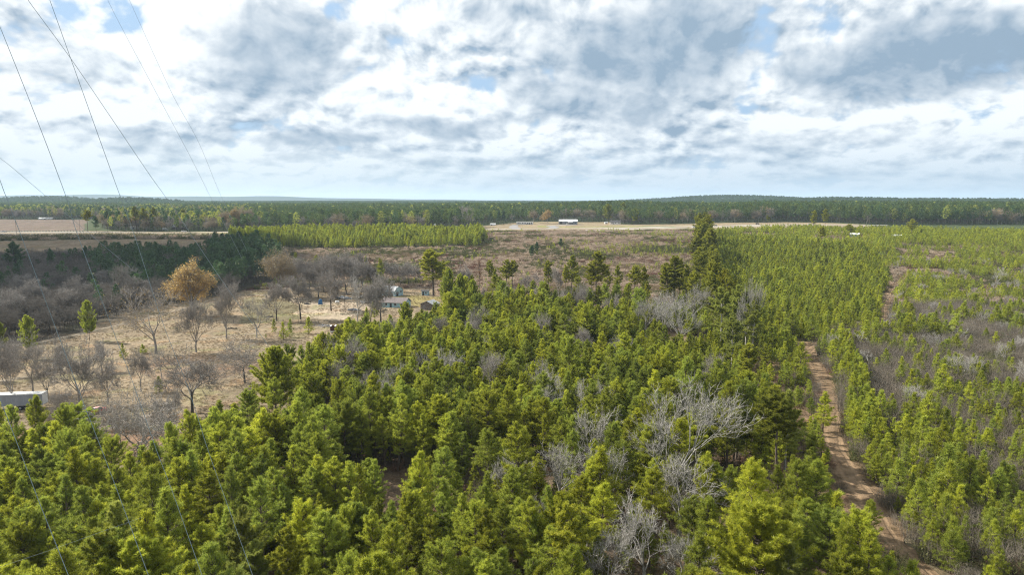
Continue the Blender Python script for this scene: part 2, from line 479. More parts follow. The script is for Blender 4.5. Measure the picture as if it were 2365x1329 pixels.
def track_f(c1, c2, c3, rut=0.5, cross=True):
    def f(t, out):
        p = t.node('ShaderNodeBsdfPrincipled')
        g = t.node('ShaderNodeTexCoord')
        uv = g.outputs['UV']; ob = g.outputs['Object']
        sp = t.node('ShaderNodeSeparateXYZ'); t.put(sp.inputs[0], uv)
        wob = t.math('MULTIPLY', t.math('SUBTRACT', t.noise(ob, 0.12, 3.0), 0.5), 0.18)
        u = t.math('ADD', sp.outputs[0], wob)
        r1 = t.ramp(t.math('ABSOLUTE', t.math('SUBTRACT', u, 0.30)), 0.02, 0.10, 1.0, 0.0)
        r2 = t.ramp(t.math('ABSOLUTE', t.math('SUBTRACT', u, 0.68)), 0.02, 0.10, 1.0, 0.0)
        ruts = t.math('MAXIMUM', r1, r2)
        n1 = t.noise(ob, 0.35, 7.0, 0.65); n2 = t.noise(ob, 2.2, 6.0, 0.7)
        c = t.mix(t.ramp(n1, 0.36, 0.64), c1, c2)
        c = t.mix(t.ramp(n2, 0.5, 0.72, 0.0, 0.7), c, c3)
        c = t.mix(t.math('MULTIPLY', ruts, rut), c, tuple(v * 1.18 for v in c2))
        t.put(p.inputs['Base Color'], c)
        p.inputs['Roughness'].default_value = 1.0; p.inputs['Specular IOR Level'].default_value = 0.1
        b = t.node('ShaderNodeBump'); b.inputs['Strength'].default_value = 0.8; b.inputs['Distance'].default_value = 0.25
        h = t.math('SUBTRACT', t.math('ADD', n2, n1), t.math('MULTIPLY', ruts, 0.7))
        t.put(b.inputs['Height'], h); t.l.new(b.outputs[0], p.inputs['Normal'])
        t.l.new(p.outputs[0], out.inputs[0])
    return f


M['trail'] = mat('dirt trail', track_f((0.108, 0.073, 0.043), (0.215, 0.150, 0.092), (0.062, 0.045, 0.028)))
M['sandtrack'] = mat('sandy track', track_f((0.185, 0.148, 0.104), (0.296, 0.252, 0.192), (0.155, 0.118, 0.074), 0.7))
M['concrete'] = mat('road concrete', base=(0.400, 0.376, 0.336), rough=0.9, var=0.10, scale=0.12)
M['asphalt'] = mat('asphalt drive', base=(0.208, 0.200, 0.192), rough=0.9, var=0.15, scale=0.3)
M['white'] = mat('white paint', base=(0.592, 0.592, 0.576), rough=0.45, var=0.06, scale=1.2)
M['whitemetal'] = mat('white sheet metal', base=(0.624, 0.632, 0.640), rough=0.35, var=0.05, scale=0.8)
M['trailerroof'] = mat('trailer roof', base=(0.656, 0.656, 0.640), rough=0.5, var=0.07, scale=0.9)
M['trailerside'] = mat('trailer side', base=(0.22, 0.235, 0.265), rough=0.5, var=0.10, scale=0.9)  # white trailer side greyed to paint in its shade; also the blue-grey building walls
M['bluewall'] = mat('pale blue siding', base=(0.264, 0.416, 0.448), rough=0.7, var=0.10, scale=1.1)
M['barnwall'] = mat('blue barn siding', base=(0.304, 0.440, 0.496), rough=0.7, var=0.12, scale=1.1)
M['shingle'] = mat('brown grey shingles', base=(0.160, 0.136, 0.132), rough=0.95, var=0.22, scale=2.5)
M['greyroof'] = mat('grey metal roof', base=(0.288, 0.304, 0.320), rough=0.6, var=0.2, scale=0.9)
M['wood'] = mat('weathered boards', base=(0.152, 0.132, 0.116), rough=0.95, var=0.35, scale=2.6)
M['darkroof'] = mat('dark roof', base=(0.056, 0.056, 0.060), rough=0.85, var=0.2, scale=1.0)
M['glass'] = mat('window glass', base=(0.032, 0.040, 0.048), rough=0.12, var=0.1, spec=0.6)
M['trim'] = mat('white trim', base=(0.576, 0.576, 0.560), rough=0.6, var=0.05)
M['rubber'] = mat('tyre rubber', base=(0.016, 0.016, 0.018), rough=0.85, var=0.2)
M['steel'] = mat('grey steel', base=(0.280, 0.288, 0.304), rough=0.45, var=0.1, metallic=0.6)
M['dark'] = mat('dark metal', base=(0.036, 0.036, 0.040), rough=0.7, var=0.2)
M['redpaint'] = mat('faded red paint', base=(0.336, 0.044, 0.036), rough=0.35, var=0.25, scale=1.5, spec=0.5)
M['pinkpaint'] = mat('sun bleached red paint', base=(0.496, 0.288, 0.272), rough=0.5, var=0.15, scale=2.0)
M['silver'] = mat('silver paint', base=(0.384, 0.392, 0.400), rough=0.3, var=0.1, spec=0.6)
M['whitecar'] = mat('white car paint', base=(0.624, 0.632, 0.640), rough=0.25, var=0.03, spec=0.6)
M['blackcar'] = mat('dark car paint', base=(0.032, 0.036, 0.044), rough=0.25, var=0.1, spec=0.6)
M['bluecar'] = mat('blue grey car paint', base=(0.096, 0.136, 0.200), rough=0.25, var=0.1, spec=0.6)
M['tarp'] = mat('blue tarpaulin', base=(0.024, 0.112, 0.264), rough=0.55, var=0.25, scale=3.0)
M['rust'] = mat('rusty sheet', base=(0.176, 0.096, 0.064), rough=0.85, var=0.3, scale=2.0)
M['pole'] = mat('utility pole wood', base=(0.104, 0.084, 0.068), rough=0.9, var=0.2)
M['cable'] = mat('power cable', base=(0.15, 0.20, 0.22), rough=0.4, var=0.05, metallic=0.4, spec=0.5)
M['thincable'] = mat('thin cable', base=(0.26, 0.30, 0.33), rough=0.5, var=0.05)
M['junk'] = mat('scrap pile', base=(0.264, 0.264, 0.272), rough=0.8, var=0.5, scale=1.4)
M['brick'] = mat('grey brown wall', base=(0.264, 0.240, 0.216), rough=0.9, var=0.15)


# ------------------------------------------------------------------ mesh helpers
def mesh_np(name, V, Fc, mats, fm=None, tint=None, smooth=False, uv=None):
    """V (n,3), Fc (m,3|4) or list of such arrays"""
    if not isinstance(Fc, list): Fc = [Fc]
    Fc = [np.asarray(f, np.int32) for f in Fc if len(f)]
    me = bpy.data.meshes.new(name)
    V = np.asarray(V, np.float32)
    me.vertices.add(len(V)); me.vertices.foreach_set('co', V.ravel())
    loops = np.concatenate([f.ravel() for f in Fc])
    tot = np.concatenate([np.full(len(f), f.shape[1], np.int32) for f in Fc])
    st = np.concatenate([[0], np.cumsum(tot)[:-1]]).astype(np.int32)
    me.loops.add(len(loops)); me.loops.foreach_set('vertex_index', loops)
    me.polygons.add(len(tot)); me.polygons.foreach_set('loop_start', st); me.polygons.foreach_set('loop_total', tot)
    for m in mats: me.materials.append(m)
    if fm is not None: me.polygons.foreach_set('material_index', np.asarray(fm, np.int32))
    if smooth: me.polygons.foreach_set('use_smooth', np.ones(len(tot), bool))
    if tint is not None:
        at = me.attributes.new('tint', 'FLOAT', 'POINT'); at.data.foreach_set('value', np.asarray(tint, np.float32))
    if uv is not None:
        l = me.uv_layers.new(name='UVMap')
        l.data.foreach_set('uv', np.asarray(uv, np.float32)[loops].ravel())
    me.update(calc_edges=True)
    return me


def frusta(A, B, ra, rb, k=4):
    """open tapered prisms from A to B"""
    A = np.asarray(A, float); B = np.asarray(B, float)
    ra = np.asarray(ra, float)[:, None]; rb = np.asarray(rb, float)[:, None]
    d = B - A; d /= np.linalg.norm(d, axis=1, keepdims=True) + 1e-9
    ref = np.where(np.abs(d[:, 2:3]) < 0.9, np.array([[0, 0, 1.0]]), np.array([[1.0, 0, 0]]))
    u = np.cross(d, ref); u /= np.linalg.norm(u, axis=1, keepdims=True) + 1e-9
    v = np.cross(d, u)
    n = len(A); V = np.zeros((n, 2 * k, 3))
    for i in range(k):
        a = 2 * math.pi * i / k
        o = math.cos(a) * u + math.sin(a) * v
        V[:, i] = A + o * ra; V[:, k + i] = B + o * rb
    off = (np.arange(n) * 2 * k)[:, None]
    Fq = []
    for i in range(k):
        j = (i + 1) % k
        Fq.append(off + np.array([[i, j, k + j, k + i]]))
    return V.reshape(-1, 3), np.concatenate(Fq)


class Geo:
    def __init__(s):
        s.V = []; s.F3 = []; s.F4 = []; s.m3 = []; s.m4 = []; s.t = []; s.n = 0

    def add(s, V, Fc, mi=0, tint=0.5):
        V = np.asarray(V, float); Fc = np.asarray(Fc)
        s.V.append(V)
        if Fc.shape[1] == 3: s.F3.append(Fc + s.n); s.m3.append(np.full(len(Fc), mi))
        else: s.F4.append(Fc + s.n); s.m4.append(np.full(len(Fc), mi))
        s.t.append(np.broadcast_to(np.asarray(tint, float), (len(V),)).copy())
        s.n += len(V)

    def mesh(s, name, mats):
        Fc = []; fm = []
        if s.F3: Fc.append(np.concatenate(s.F3)); fm.append(np.concatenate(s.m3))
        if s.F4: Fc.append(np.concatenate(s.F4)); fm.append(np.concatenate(s.m4))
        return mesh_np(name, np.concatenate(s.V), Fc, mats, np.concatenate(fm), np.concatenate(s.t))


def unit(v):
    return v / (np.linalg.norm(v, axis=-1, keepdims=True) + 1e-9)


def tufts(R, P, D, n, L, W, spread=0.8, jitter=0.12):
    """needle blades round each tip P pointing along D"""
    m = len(P)
    Pn = np.repeat(P, n, 0) + R.normal(0, jitter, (m * n, 3))
    Dn = unit(np.repeat(D, n, 0) + R.normal(0, spread, (m * n, 3)))
    side = unit(np.cross(Dn, R.normal(0, 1, (m * n, 3))))
    Ls = L * R.uniform(0.6, 1.25, (m * n, 1))
    V = np.stack([Pn - side * W / 2, Pn + side * W / 2, Pn + Dn * Ls], 1).reshape(-1, 3)
    T = np.arange(m * n * 3).reshape(-1, 3)
    tint = np.repeat(np.clip(np.repeat(R.uniform(0, 1, m), n) + R.normal(0, 0.15, m * n), 0, 1), 3)
    return V, T, tint


def pine(seed, H, cb, R0, shape='round', whorl=0.8, nb=5, nt=14, L=0.36, W=0.05, tuft_step=0.42, lean=0.02, droop=0.0, clump=0.0, tr=0.011):
    """returns trunk Geo and crown Geo"""
    R = np.random.default_rng(seed)
    T = Geo(); C = Geo()
    zs = np.linspace(0, H, 9)
    ph = R.uniform(0, 6.28, 2)
    ax = lean * H * (zs / H) ** 2 * math.cos(ph[0]) + 0.10 * np.sin(zs * 0.7 + ph[1]) * (zs / H)
    ay = lean * H * (zs / H) ** 2 * math.sin(ph[0]) + 0.10 * np.cos(zs * 0.6 + ph[0]) * (zs / H)
    tp = np.stack([ax, ay, zs], 1)
    rr = np.maximum(0.02, tr * H * (1 - zs / H) ** 0.8 + 0.02)
    V, Q = frusta(tp[:-1], tp[1:], rr[:-1], rr[1:], 7)
    T.add(V, Q)
    BA = []; BB = []; ra = []; rb = []; TP = []; TD = []
    z = cb * H
    while z < H * 0.985:
        t = (z - cb * H) / (H * (1 - cb))
        if shape == 'cone': rad = R0 * (1 - t) ** 0.85 * (0.55 + 0.45 * min(1, t / 0.12)) + 0.25
        elif shape == 'flat': rad = R0 * (1 - t ** 3) ** 0.6 * (0.45 + 0.55 * min(1, t / 0.3)) + 0.5
        else: rad = R0 * (1 - t ** 1.8) ** 0.8 * (0.55 + 0.45 * min(1, t / 0.3)) + 0.55
        k = R.integers(max(2, nb - 1), nb + 2)
        a0 = R.uniform(0, 6.28)
        o = np.array([np.interp(z, zs, ax), np.interp(z, zs, ay), z])
        for b in range(k):
            if clump and R.random() < clump: continue
            a = a0 + b * 6.28 / k + R.normal(0, 0.3)
            ln = rad * R.uniform(0.5, 1.3)
            el = math.radians(6 + 58 * t ** 1.3 + R.normal(0, 10)) - droop * (1 - t)
            steps = 4
            p = o.copy(); pts = [p]
            for q in range(steps):
                e2 = el + 0.16 * q
                d = np.array([math.cos(a) * math.cos(e2), math.sin(a) * math.cos(e2), math.sin(e2)])
                a += R.normal(0, 0.1)
                p = p + d * ln / steps
                pts.append(p)
            pts = np.array(pts)
            r0 = 0.012 * ln + 0.012
            for q in range(steps):
                BA.append(pts[q]); BB.append(pts[q + 1])
                ra.append(r0 * (1 - q / steps) + 0.01); rb.append(r0 * (1 - (q + 1) / steps) + 0.01)
            nsd = max(2, int(ln / tuft_step * 1.9))
            for q in range(nsd):
                s = 0.22 + 0.78 * (q + R.random()) / nsd
                base = pts[0] + 0
                fi = s * steps; i = min(steps - 1, int(fi))
                base = pts[i] + (pts[i + 1] - pts[i]) * (fi - i)
                sa = a + R.choice([-1, 1]) * R.uniform(0.5, 1.3)
                sl = R.uniform(0.25, 0.75) * (1.25 - s) * min(1.6, rad * 0.5) + 0.12
                e2 = el + R.uniform(0.0, 0.7)
                d = np.array([math.cos(sa) * math.cos(e2), math.sin(sa) * math.cos(e2), math.sin(e2)])
                tip = base + d * sl
                BA.append(base); BB.append(tip); ra.append(0.014); rb.append(0.008)
                TP.append(tip); TD.append(unit(d + np.array([0, 0, 0.5])))
                if sl > 0.5:
                    TP.append(base + d * sl * 0.5 + R.normal(0, 0.08, 3)); TD.append(unit(d + np.array([0, 0, 0.7])))
            TP.append(pts[-1]); TD.append(unit(pts[-1] - pts[-2] + np.array([0, 0, 0.3])))
        z += whorl * R.uniform(0.6, 1.4) * (1.0 - 0.35 * t)
    TP.append(tp[-1]); TD.append(np.array([0, 0, 1.0]))
    V, Q = frusta(BA, BB, ra, rb, 3)
    T.add(V, Q)
    V, Q, ti = tufts(R, np.array(TP), np.array(TD), nt, L, W, 0.70, 0.07)
    C.add(V, Q, 0, ti)
    return T, C


def bare(seed, H, spread=0.5, trunk=0.25, levels=5, kids=(3, 4), upright=0.25, twig=0.016, ratio=0.68, wig=0.25, k=4, tr=0.02, nseg=3, fuzz=5, crown=0.42, fw=0.024, low=False):
    """leafless tree; returns trunk Geo, crown Geo (limbs and twigs) and the twig tips"""
    R = np.random.default_rng(seed)
    T = Geo(); C = Geo()
    segs = [[] for _ in range(levels + 1)]
    tips = []; mids = []

    def grow(p, d, ln, r, lv):
        n = (5 if lv == 0 else nseg) if lv < levels else 2
        kidp = []
        for i in range(n):
            d = unit(d + R.normal(0, wig * (0.5 + 0.5 * lv / levels) * 0.6, 3) + np.array([0, 0, upright * 0.25 if lv else 0.1]))
            q = p + d * ln / n
            r2 = max(twig * 0.5, r * (1 - 0.42 * (1.0 / n)))
            segs[lv].append((p, q, r, r2))
            p = q; r = r2
            kidp.append((p.copy(), d.copy(), r))
        if lv >= levels - 2 and lv < levels: mids.extend(k_[0] for k_ in kidp[:-1])
        if lv == levels:
            tips.append(p); return
        nk = R.integers(kids[0], kids[1] + 1) + ((6 if low else 3) if lv == 0 else 0)
        a0 = R.uniform(0, 6.28)
        for j in range(nk):
            if j < 2: b = kidp[-1]
            else: b = kidp[R.integers((1 if low else 2) if lv == 0 else max(0, n - 3), n)]
            a = a0 + 6.28 * j / nk + R.normal(0, 0.35)
            e1 = unit(np.cross(b[1], np.array([0.3, 0.9, 0.2]))); e2 = np.cross(b[1], e1)
            side = e1 * math.cos(a) + e2 * math.sin(a)
            sp = spread * R.uniform(0.6, 1.2) if (j or lv == 0) else spread * 0.4
            nd = unit(b[1] + side * sp * 1.6 + np.array([0, 0, upright * 0.3]))
            grow(b[0], nd, ln * ratio * R.uniform(0.75, 1.25), max(twig, b[2] * (0.78 if j == 0 else 0.6)), lv + 1)

    L0 = H * trunk
    grow(np.zeros(3), np.array([R.normal(0, 0.05), R.normal(0, 0.05), 1.0]), L0, H * tr, 0)
    tz_ = np.array(tips)
    zs_ = H * 0.97 / np.percentile(tz_[:, 2], 96)
    rs_ = crown * H / np.percentile(np.hypot(tz_[:, 0], tz_[:, 1]), 88)
    sc_ = np.array([rs_, rs_, zs_])
    for lv, L in enumerate(segs):
        if not L: continue
        A = np.array([s[0] for s in L]) * np.array([1, 1, 1]) * sc_
        B = np.array([s[1] for s in L]) * sc_
        V, Q = frusta(A, B, [s[2] for s in L], [s[3] for s in L], 7 if lv == 0 else (5 if lv == 1 else (4 if lv == 2 else 3)))
        (T if lv == 0 else C).add(V, Q, 0, 0.5)
    tp = np.array(tips) * sc_
    if fuzz:
        if len(mids): tp = np.concatenate([tp, np.array(mids) * sc_])
        V, Q, ti = tufts(R, tp, unit(tp - np.array([0, 0, H * 0.35]) + R.normal(0, 2.0, tp.shape)), fuzz, 0.055 * H, fw, 0.65, 0.05)
        C.add(V, Q, 0, ti)
    return T, C, np.concatenate([np.array(tips), np.array(mids).reshape(-1, 3)]) * sc_


def leaves_on(R, C, tips, n, size, mi=1, scatter=0.35):
    m = len(tips) * n
    P = np.repeat(tips, n, 0) + R.normal(0, scatter, (m, 3))
    a = unit(R.normal(0, 1, (m, 3))); b = unit(np.cross(a, R.normal(0, 1, (m, 3))))
    s = size * R.uniform(0.6, 1.3, (m, 1))
    V = np.stack([P - a * s, P + b * s * 0.6, P + a * s, P - b * s * 0.6], 1).reshape(-1, 3)
    C.add(V, np.arange(m * 4).reshape(-1, 4), mi, np.repeat(R.uniform(0, 1, m), 4))


def brush(seed, h, rad, n, w, curl=0.35, leaves=0, leaf=0.07):
    R = np.random.default_rng(seed)
    G = Geo()
    a = R.uniform(0, 6.28, n); r = rad * np.sqrt(R.random(n))
    P = np.stack([r * np.cos(a), r * np.sin(a), np.zeros(n)], 1)
    D = unit(np.stack([np.cos(a) * curl * R.uniform(0, 1.6, n), np.sin(a) * curl * R.uniform(0, 1.6, n), np.ones(n)], 1))
    hh = h * R.uniform(0.45, 1.1, n)[:, None]
    side = unit(np.cross(D, R.normal(0, 1, (n, 3))))
    mid = P + D * hh * 0.5
    tip = P + D * hh + R.normal(0, 0.12 * h, (n, 3))
    V = np.stack([P - side * w, P + side * w, mid + side * w * 0.8, mid - side * w * 0.8], 1).reshape(-1, 3)
    t = np.repeat(R.uniform(0, 1, n), 4)
    G.add(V, np.arange(n * 4).reshape(-1, 4), 0, t)
    V = np.stack([mid - side * w * 0.8, mid + side * w * 0.8, tip], 1).reshape(-1, 3)
    G.add(V, np.arange(n * 3).reshape(-1, 3), 0, np.repeat(R.uniform(0, 1, n), 3))
    # side shoots
    m = n * 4
    s = R.uniform(0.3, 0.95, m)[:, None]
    B = np.repeat(P, 4, 0) + (np.repeat(tip, 4, 0) - np.repeat(P, 4, 0)) * s
    Dn = unit(R.normal(0, 1, (m, 3)) + np.array([0, 0, 0.9]))
    sd = unit(np.cross(Dn, R.normal(0, 1, (m, 3))))
    Ls = h * 0.28 * R.uniform(0.5, 1.3, (m, 1))
    V = np.stack([B - sd * w * 0.6, B + sd * w * 0.6, B + Dn * Ls], 1).reshape(-1, 3)
    G.add(V, np.arange(m * 3).reshape(-1, 3), 0, np.repeat(R.uniform(0, 1, m), 3))
    if leaves:
        leaves_on(R, G, B[:leaves], 3, leaf, 0, 0.15)
    return G


def lod_pine(seed, H, cb, R0, n=90, s=0.55, shape='round', trunkr=0.16):
    """small far crown: crumpled leaf clumps set on the boughs"""
    R = np.random.default_rng(seed)
    G = Geo()
    V, Q = frusta([[0, 0, 0]], [[0.1, 0.1, H * 0.95]], [trunkr], [0.04], 5)
    G.add(V, Q, 1)
    t = R.uniform(0, 1, n) ** 0.85
    if shape == 'cone': rad = R0 * (1 - t) ** 0.85 + 0.15
    elif shape == 'flat': rad = R0 * (1 - t ** 3) ** 0.6 * (0.5 + 0.5 * np.minimum(1, t / 0.3))
    else: rad = R0 * (1 - t) ** 0.55 * (0.45 + 0.55 * np.minimum(1, t / 0.35)) + 0.2
    a = R.uniform(0, 6.28, n)
    lobes = 1 + 0.28 * np.sin(3 * a + seed) + 0.18 * np.sin(5 * a + 9 * t)
    rr = rad * lobes * R.uniform(0.45, 1.05, n)
    P = np.stack([rr * np.cos(a), rr * np.sin(a), H * (cb + (1 - cb) * t)], 1)
    D = unit(np.stack([np.cos(a), np.sin(a), 0.9 + 0 * a], 1))
    V, Q, ti = tufts(R, P, D, 6, s * 1.25, s * 0.62, 0.8, s * 0.35)
    G.add(V, Q, 0, ti)
    return G


# ------------------------------------------------------------------ tagging
def tag(o, label=None, cat=None, group=None, kind=None):
    if label: o['label'] = label
    if cat: o['category'] = cat
    if group: o['group'] = group
    if kind: o['kind'] = kind
    return o


def link(name, me, parent=None, loc=None):
    o = bpy.data.objects.new(name, me)
    COL.objects.link(o)
    if parent: o.parent = parent
    if loc is not None: o.location = loc
    return o


def empty(name, loc, rz=0.0, label=None, cat=None, group=None, kind=None):
    o = bpy.data.objects.new(name, None)
    o.empty_display_size = 0.5
    COL.objects.link(o)
    o.location = loc; o.rotation_euler = (0, 0, rz)
    tag(o, label, cat, group, kind)
    return o

# ------------------------------------------------------------------ prototypes of trees and bushes (kept outside the scene until placed)
def two(T, C, name, mats_t, mats_c):
    return T.mesh(name + ' trunk', mats_t), C.mesh(name + ' crown', mats_c)


def joined(T, C, name, mats):
    """crown materials first, bark last"""
    G = Geo()
    bi = len(mats) - 1
    for src, isT in ((C, False), (T, True)):
        o = 0
        V = np.concatenate(src.V); t = np.concatenate(src.t)
        G.V.append(V); G.t.append(t)
        for f, m in zip(src.F3, src.m3): G.F3.append(f + G.n); G.m3.append(np.full(len(m), bi) if isT else m)
        for f, m in zip(src.F4, src.m4): G.F4.append(f + G.n); G.m4.append(np.full(len(m), bi) if isT else m)
        G.n += len(V)
    return G.mesh(name, mats)


P_ = {}        # kind -> list of (trunk mesh, crown mesh, joined mesh, height)


def reg(kind, T, C, cm, tm, H):
    i = len(P_.setdefault(kind, []))
    tmh, cmh = two(T, C, '%s %d' % (kind, i), tm, cm)
    P_[kind].append((tmh, cmh, joined(T, C, '%s whole %d' % (kind, i), cm + tm), H))


for i, (H, cb, R0, sh, cl_) in enumerate([(14, 0.30, 2.4, 'round', 0.05), (13, 0.22, 2.3, 'round', 0.1), (15, 0.38, 2.5, 'round', 0.15), (12, 0.18, 2.5, 'cone', 0.05), (15, 0.32, 2.9, 'flat', 0.2), (13.5, 0.28, 2.2, 'round', 0.1)]):
    T, C = pine(100 + i, H, cb, R0, sh, whorl=0.62, clump=cl_, nt=18, L=0.34, W=0.040, tuft_step=0.33)
    reg('standpine', T, C, [M['needle']], [M['bark']], H)
for i, (H, cb, R0, sh) in enumerate([(15, 0.22, 5.2, 'round'), (15, 0.28, 4.6, 'round')]):      # open-grown, broad
    T, C = pine(120 + i, H, cb, R0, sh, whorl=0.6, nb=8, nt=24, L=0.42, W=0.06, clump=0.12, tuft_step=0.38)
    reg('broadpine', T, C, [M['needle']], [M['bark']], H)
for i, (H, cb, R0, sh) in enumerate([(22, 0.48, 3.2, 'flat'), (22, 0.42, 3.0, 'round'), (21, 0.55, 3.4, 'flat'), (22, 0.36, 3.2, 'flat')]):
    T, C = pine(140 + i, H, cb, R0, sh, whorl=0.9, nb=5, nt=26, L=0.58, W=0.10, clump=0.22, tuft_step=0.5, tr=0.0105)
    reg('tallpine', T, C, [M['needle_tall']], [M['bark']], H)
for i, (H, cb, R0, sh) in enumerate([(22, 0.22, 4.0, 'flat'), (22, 0.28, 3.6, 'round')]):
    T, C = pine(150 + i, H, cb, R0, sh, whorl=1.1, nb=5, nt=26, L=0.55, W=0.085, clump=0.25, tuft_step=0.42)
    reg('loosepine', T, C, [M['needle_blue']], [M['palebark']], H)
for i, (H, cb, R0, sh) in enumerate([(16, 0.3, 3.0, 'round'), (17, 0.35, 3.4, 'flat')]):
    T, C = pine(160 + i, H, cb, R0, sh, whorl=0.9, nb=5, nt=18, L=0.55, W=0.09, clump=0.1)
    reg('darkpine', T, C, [M['needle_dark']], [M['darkbark']], H)
for i, (H, R0) in enumerate([(5.5, 1.35), (5.0, 1.15), (6.0, 1.5), (4.2, 1.2)]):
    T, C = pine(170 + i, H, 0.05, R0, 'cone', whorl=0.48, nb=4, nt=14, L=0.33, W=0.05, tuft_step=0.42)
    reg('youngpine', T, C, [M['needle_young']], [M['bark']], H)
T, C = pine(180, 15, 0.30, 2.2, 'round', nt=6, L=0.35, W=0.05, clump=0.3)
reg('deadpine', T, C, [M['deadleaf']], [M['darkbark']], 15)
for i, (H, sp, tk, up) in enumerate([(14, 0.55, 0.26, 0.22), (15, 0.50, 0.24, 0.35), (13, 0.62, 0.22, 0.15)]):      # pale, crooked
    T, C, tips = bare(200 + i, H, sp, tk, 6, (2, 3), up, 0.030, 0.74, 0.34, tr=0.022, fuzz=3, crown=0.40, fw=0.020)
    reg('palebare', T, C, [M['palebark']], [M['palebark']], H)
for i, (H, sp, tk, up) in enumerate([(16, 0.48, 0.36, 0.3), (15, 0.42, 0.40, 0.4), (17, 0.55, 0.36, 0.25), (12, 0.6, 0.32, 0.1)]):
    T, C, tips = bare(220 + i, H, sp, tk, 6, (3, 3), up, 0.022, 0.72, 0.26, tr=0.015, fuzz=3, crown=0.29, fw=0.028)
    reg('greybare', T, C, [M['greybark']], [M['greybark']], H)
for i, (H, sp, tk, up) in enumerate([(17, 0.52, 0.36, 0.25), (16, 0.48, 0.34, 0.3), (17, 0.58, 0.32, 0.2)]):      # big yard oaks, seen from far
    T, C, tips = bare(230 + i, H, sp, tk, 6, (3, 3), up, 0.035, 0.72, 0.26, tr=0.020, fuzz=4, crown=0.36, fw=0.055)
    reg('yardoak', T, C, [M['greybark']], [M['darkbark']], H)
for i, (H, sp, tk, up) in enumerate([(10, 0.85, 0.22, 0.02), (9, 0.75, 0.25, 0.1)]):      # dark spreading oaks
    T, C, tips = bare(240 + i, H, sp, tk, 5, (3, 4), up, 0.030, 0.74, 0.34, tr=0.025, fuzz=4, crown=0.62, fw=0.03)
    reg('darkoak', T, C, [M['greybark']], [M['darkbark']], H)
T, C, tips = bare(250, 15, 0.50, 0.42, 5, (3, 4), 0.12, 0.022, 0.66, 0.25, tr=0.018, crown=0.38, low=True)
leaves_on(np.random.default_rng(1), C, tips[::2], 11, 0.17, 1, 0.35)
reg('orangetree', T, C, [M['greybark'], M['orange']], [M['greybark']], 15)
T, C, tips = bare(251, 15, 0.50, 0.42, 5, (3, 4), 0.12, 0.022, 0.66, 0.25, tr=0.018, crown=0.40, low=True)
leaves_on(np.random.default_rng(2), C, tips, 5, 0.15, 1, 0.4)
reg('tantree', T, C, [M['greybark'], M['tanleaf']], [M['greybark']], 15)
T, C, tips = bare(252, 15, 0.45, 0.3, 5, (3, 3), 0.25, 0.022, 0.70, 0.25, tr=0.016)
leaves_on(np.random.default_rng(3), C, tips[::3], 3, 0.11, 1, 0.3)
reg('speckledtree', T, C, [M['greybark'], M['orange']], [M['greybark']], 15)
# slim dead snags
for i in range(2):
    T, C, tips = bare(260 + i, 9, 0.40, 0.45, 4, (2, 3), 0.3, 0.03, 0.55, 0.2, tr=0.014)
    reg('snag', T, C, [M['palebark']], [M['palebark']], 9)


def stuff_protos(name, meshes):
    c = bpy.data.collections.new(name)
    for i, me in enumerate(meshes):
        o = bpy.data.objects.new('%s %02d' % (name, i), me)
        c.objects.link(o)
    return c


def lod_mesh(mats, *a, **k):
    return lod_pine(*a, **k).mesh('far crown', mats)


L_pine = stuff_protos('far pine', [lod_mesh([M['needle_wood'], M['bark']], 300 + i, 20, cb, R0, 90, 0.8, sh) for i, (cb, R0, sh) in enumerate([(0.40, 3.3, 'round'), (0.5, 3.6, 'flat'), (0.35, 3.0, 'round'), (0.48, 3.8, 'flat')])]
                      + [lod_mesh([M['needle_dark'], M['darkbark']], 310 + i, 19, 0.3, 3.8, 100, 0.8, 'round') for i in range(2)]
                      + [lod_mesh([M['needle_blue'], M['bark']], 320, 19, 0.35, 3.6, 90, 0.8, 'flat')])
L_young = stuff_protos('far young pine', [lod_mesh([M['needle_young'], M['bark']], 330 + i, 7, 0.08, 1.7, 80, 0.33, 'cone', 0.06) for i in range(3)])


def lod_bare(seed, H, mats, leafn=0, leafm=1):
    T, C, tips = bare(seed, H, 0.5, 0.25, 4, (3, 4), 0.3, 0.035, 0.68, 0.25, tr=0.012)
    R = np.random.default_rng(seed)
    V, Q, ti = tufts(R, tips, unit(tips - np.array([0, 0, H * 0.4])), 5, 1.3, 0.06, 0.6, 0.15)
    C.add(V, Q, 0, ti)
    if leafn: leaves_on(R, C, tips, leafn, 0.34, leafm, 0.6)
    return joined(T, C, 'far bare tree', mats)


L_bare = stuff_protos('far bare tree', [lod_bare(340 + i, 15, [M['greybark'], M['greybark']]) for i in range(3)])
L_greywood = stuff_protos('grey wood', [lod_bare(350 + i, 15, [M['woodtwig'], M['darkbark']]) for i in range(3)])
L_autumn = stuff_protos('far autumn tree', [lod_bare(360 + i, 16, [M['greybark'], M['tanleaf'], M['greybark']], 3) for i in range(2)]
                        + [lod_bare(365, 16, [M['greybark'], M['orange'], M['greybark']], 2)])
L_stand = stuff_protos('stand pine', [p[2] for p in P_['standpine']])
L_yp = stuff_protos('young pine', [p[2] for p in P_['youngpine']])
B_grey = stuff_protos('grey brush', [brush(400 + i, h, r, n, 0.018, c).mesh('grey brush', [M['greybrush']]) for i, (h, r, n, c) in enumerate([(2.6, 0.9, 70, .35), (1.7, 0.8, 60, .5), (3.4, 0.8, 60, .25)])])
B_tan = stuff_protos('tan weeds', [brush(410 + i, h, r, n, 0.02, c).mesh('tan weeds', [M['tanbrush']]) for i, (h, r, n, c) in enumerate([(1.2, 0.9, 60, .4), (0.8, 0.8, 60, .6)])])
B_red = stuff_protos('red brush', [brush(420 + i, h, r, n, 0.02, c, 20, 0.08).mesh('rusty brush', [M['redbrush']]) for i, (h, r, n, c) in enumerate([(1.9, 0.9, 60, .5), (1.3, 0.8, 50, .6)])])
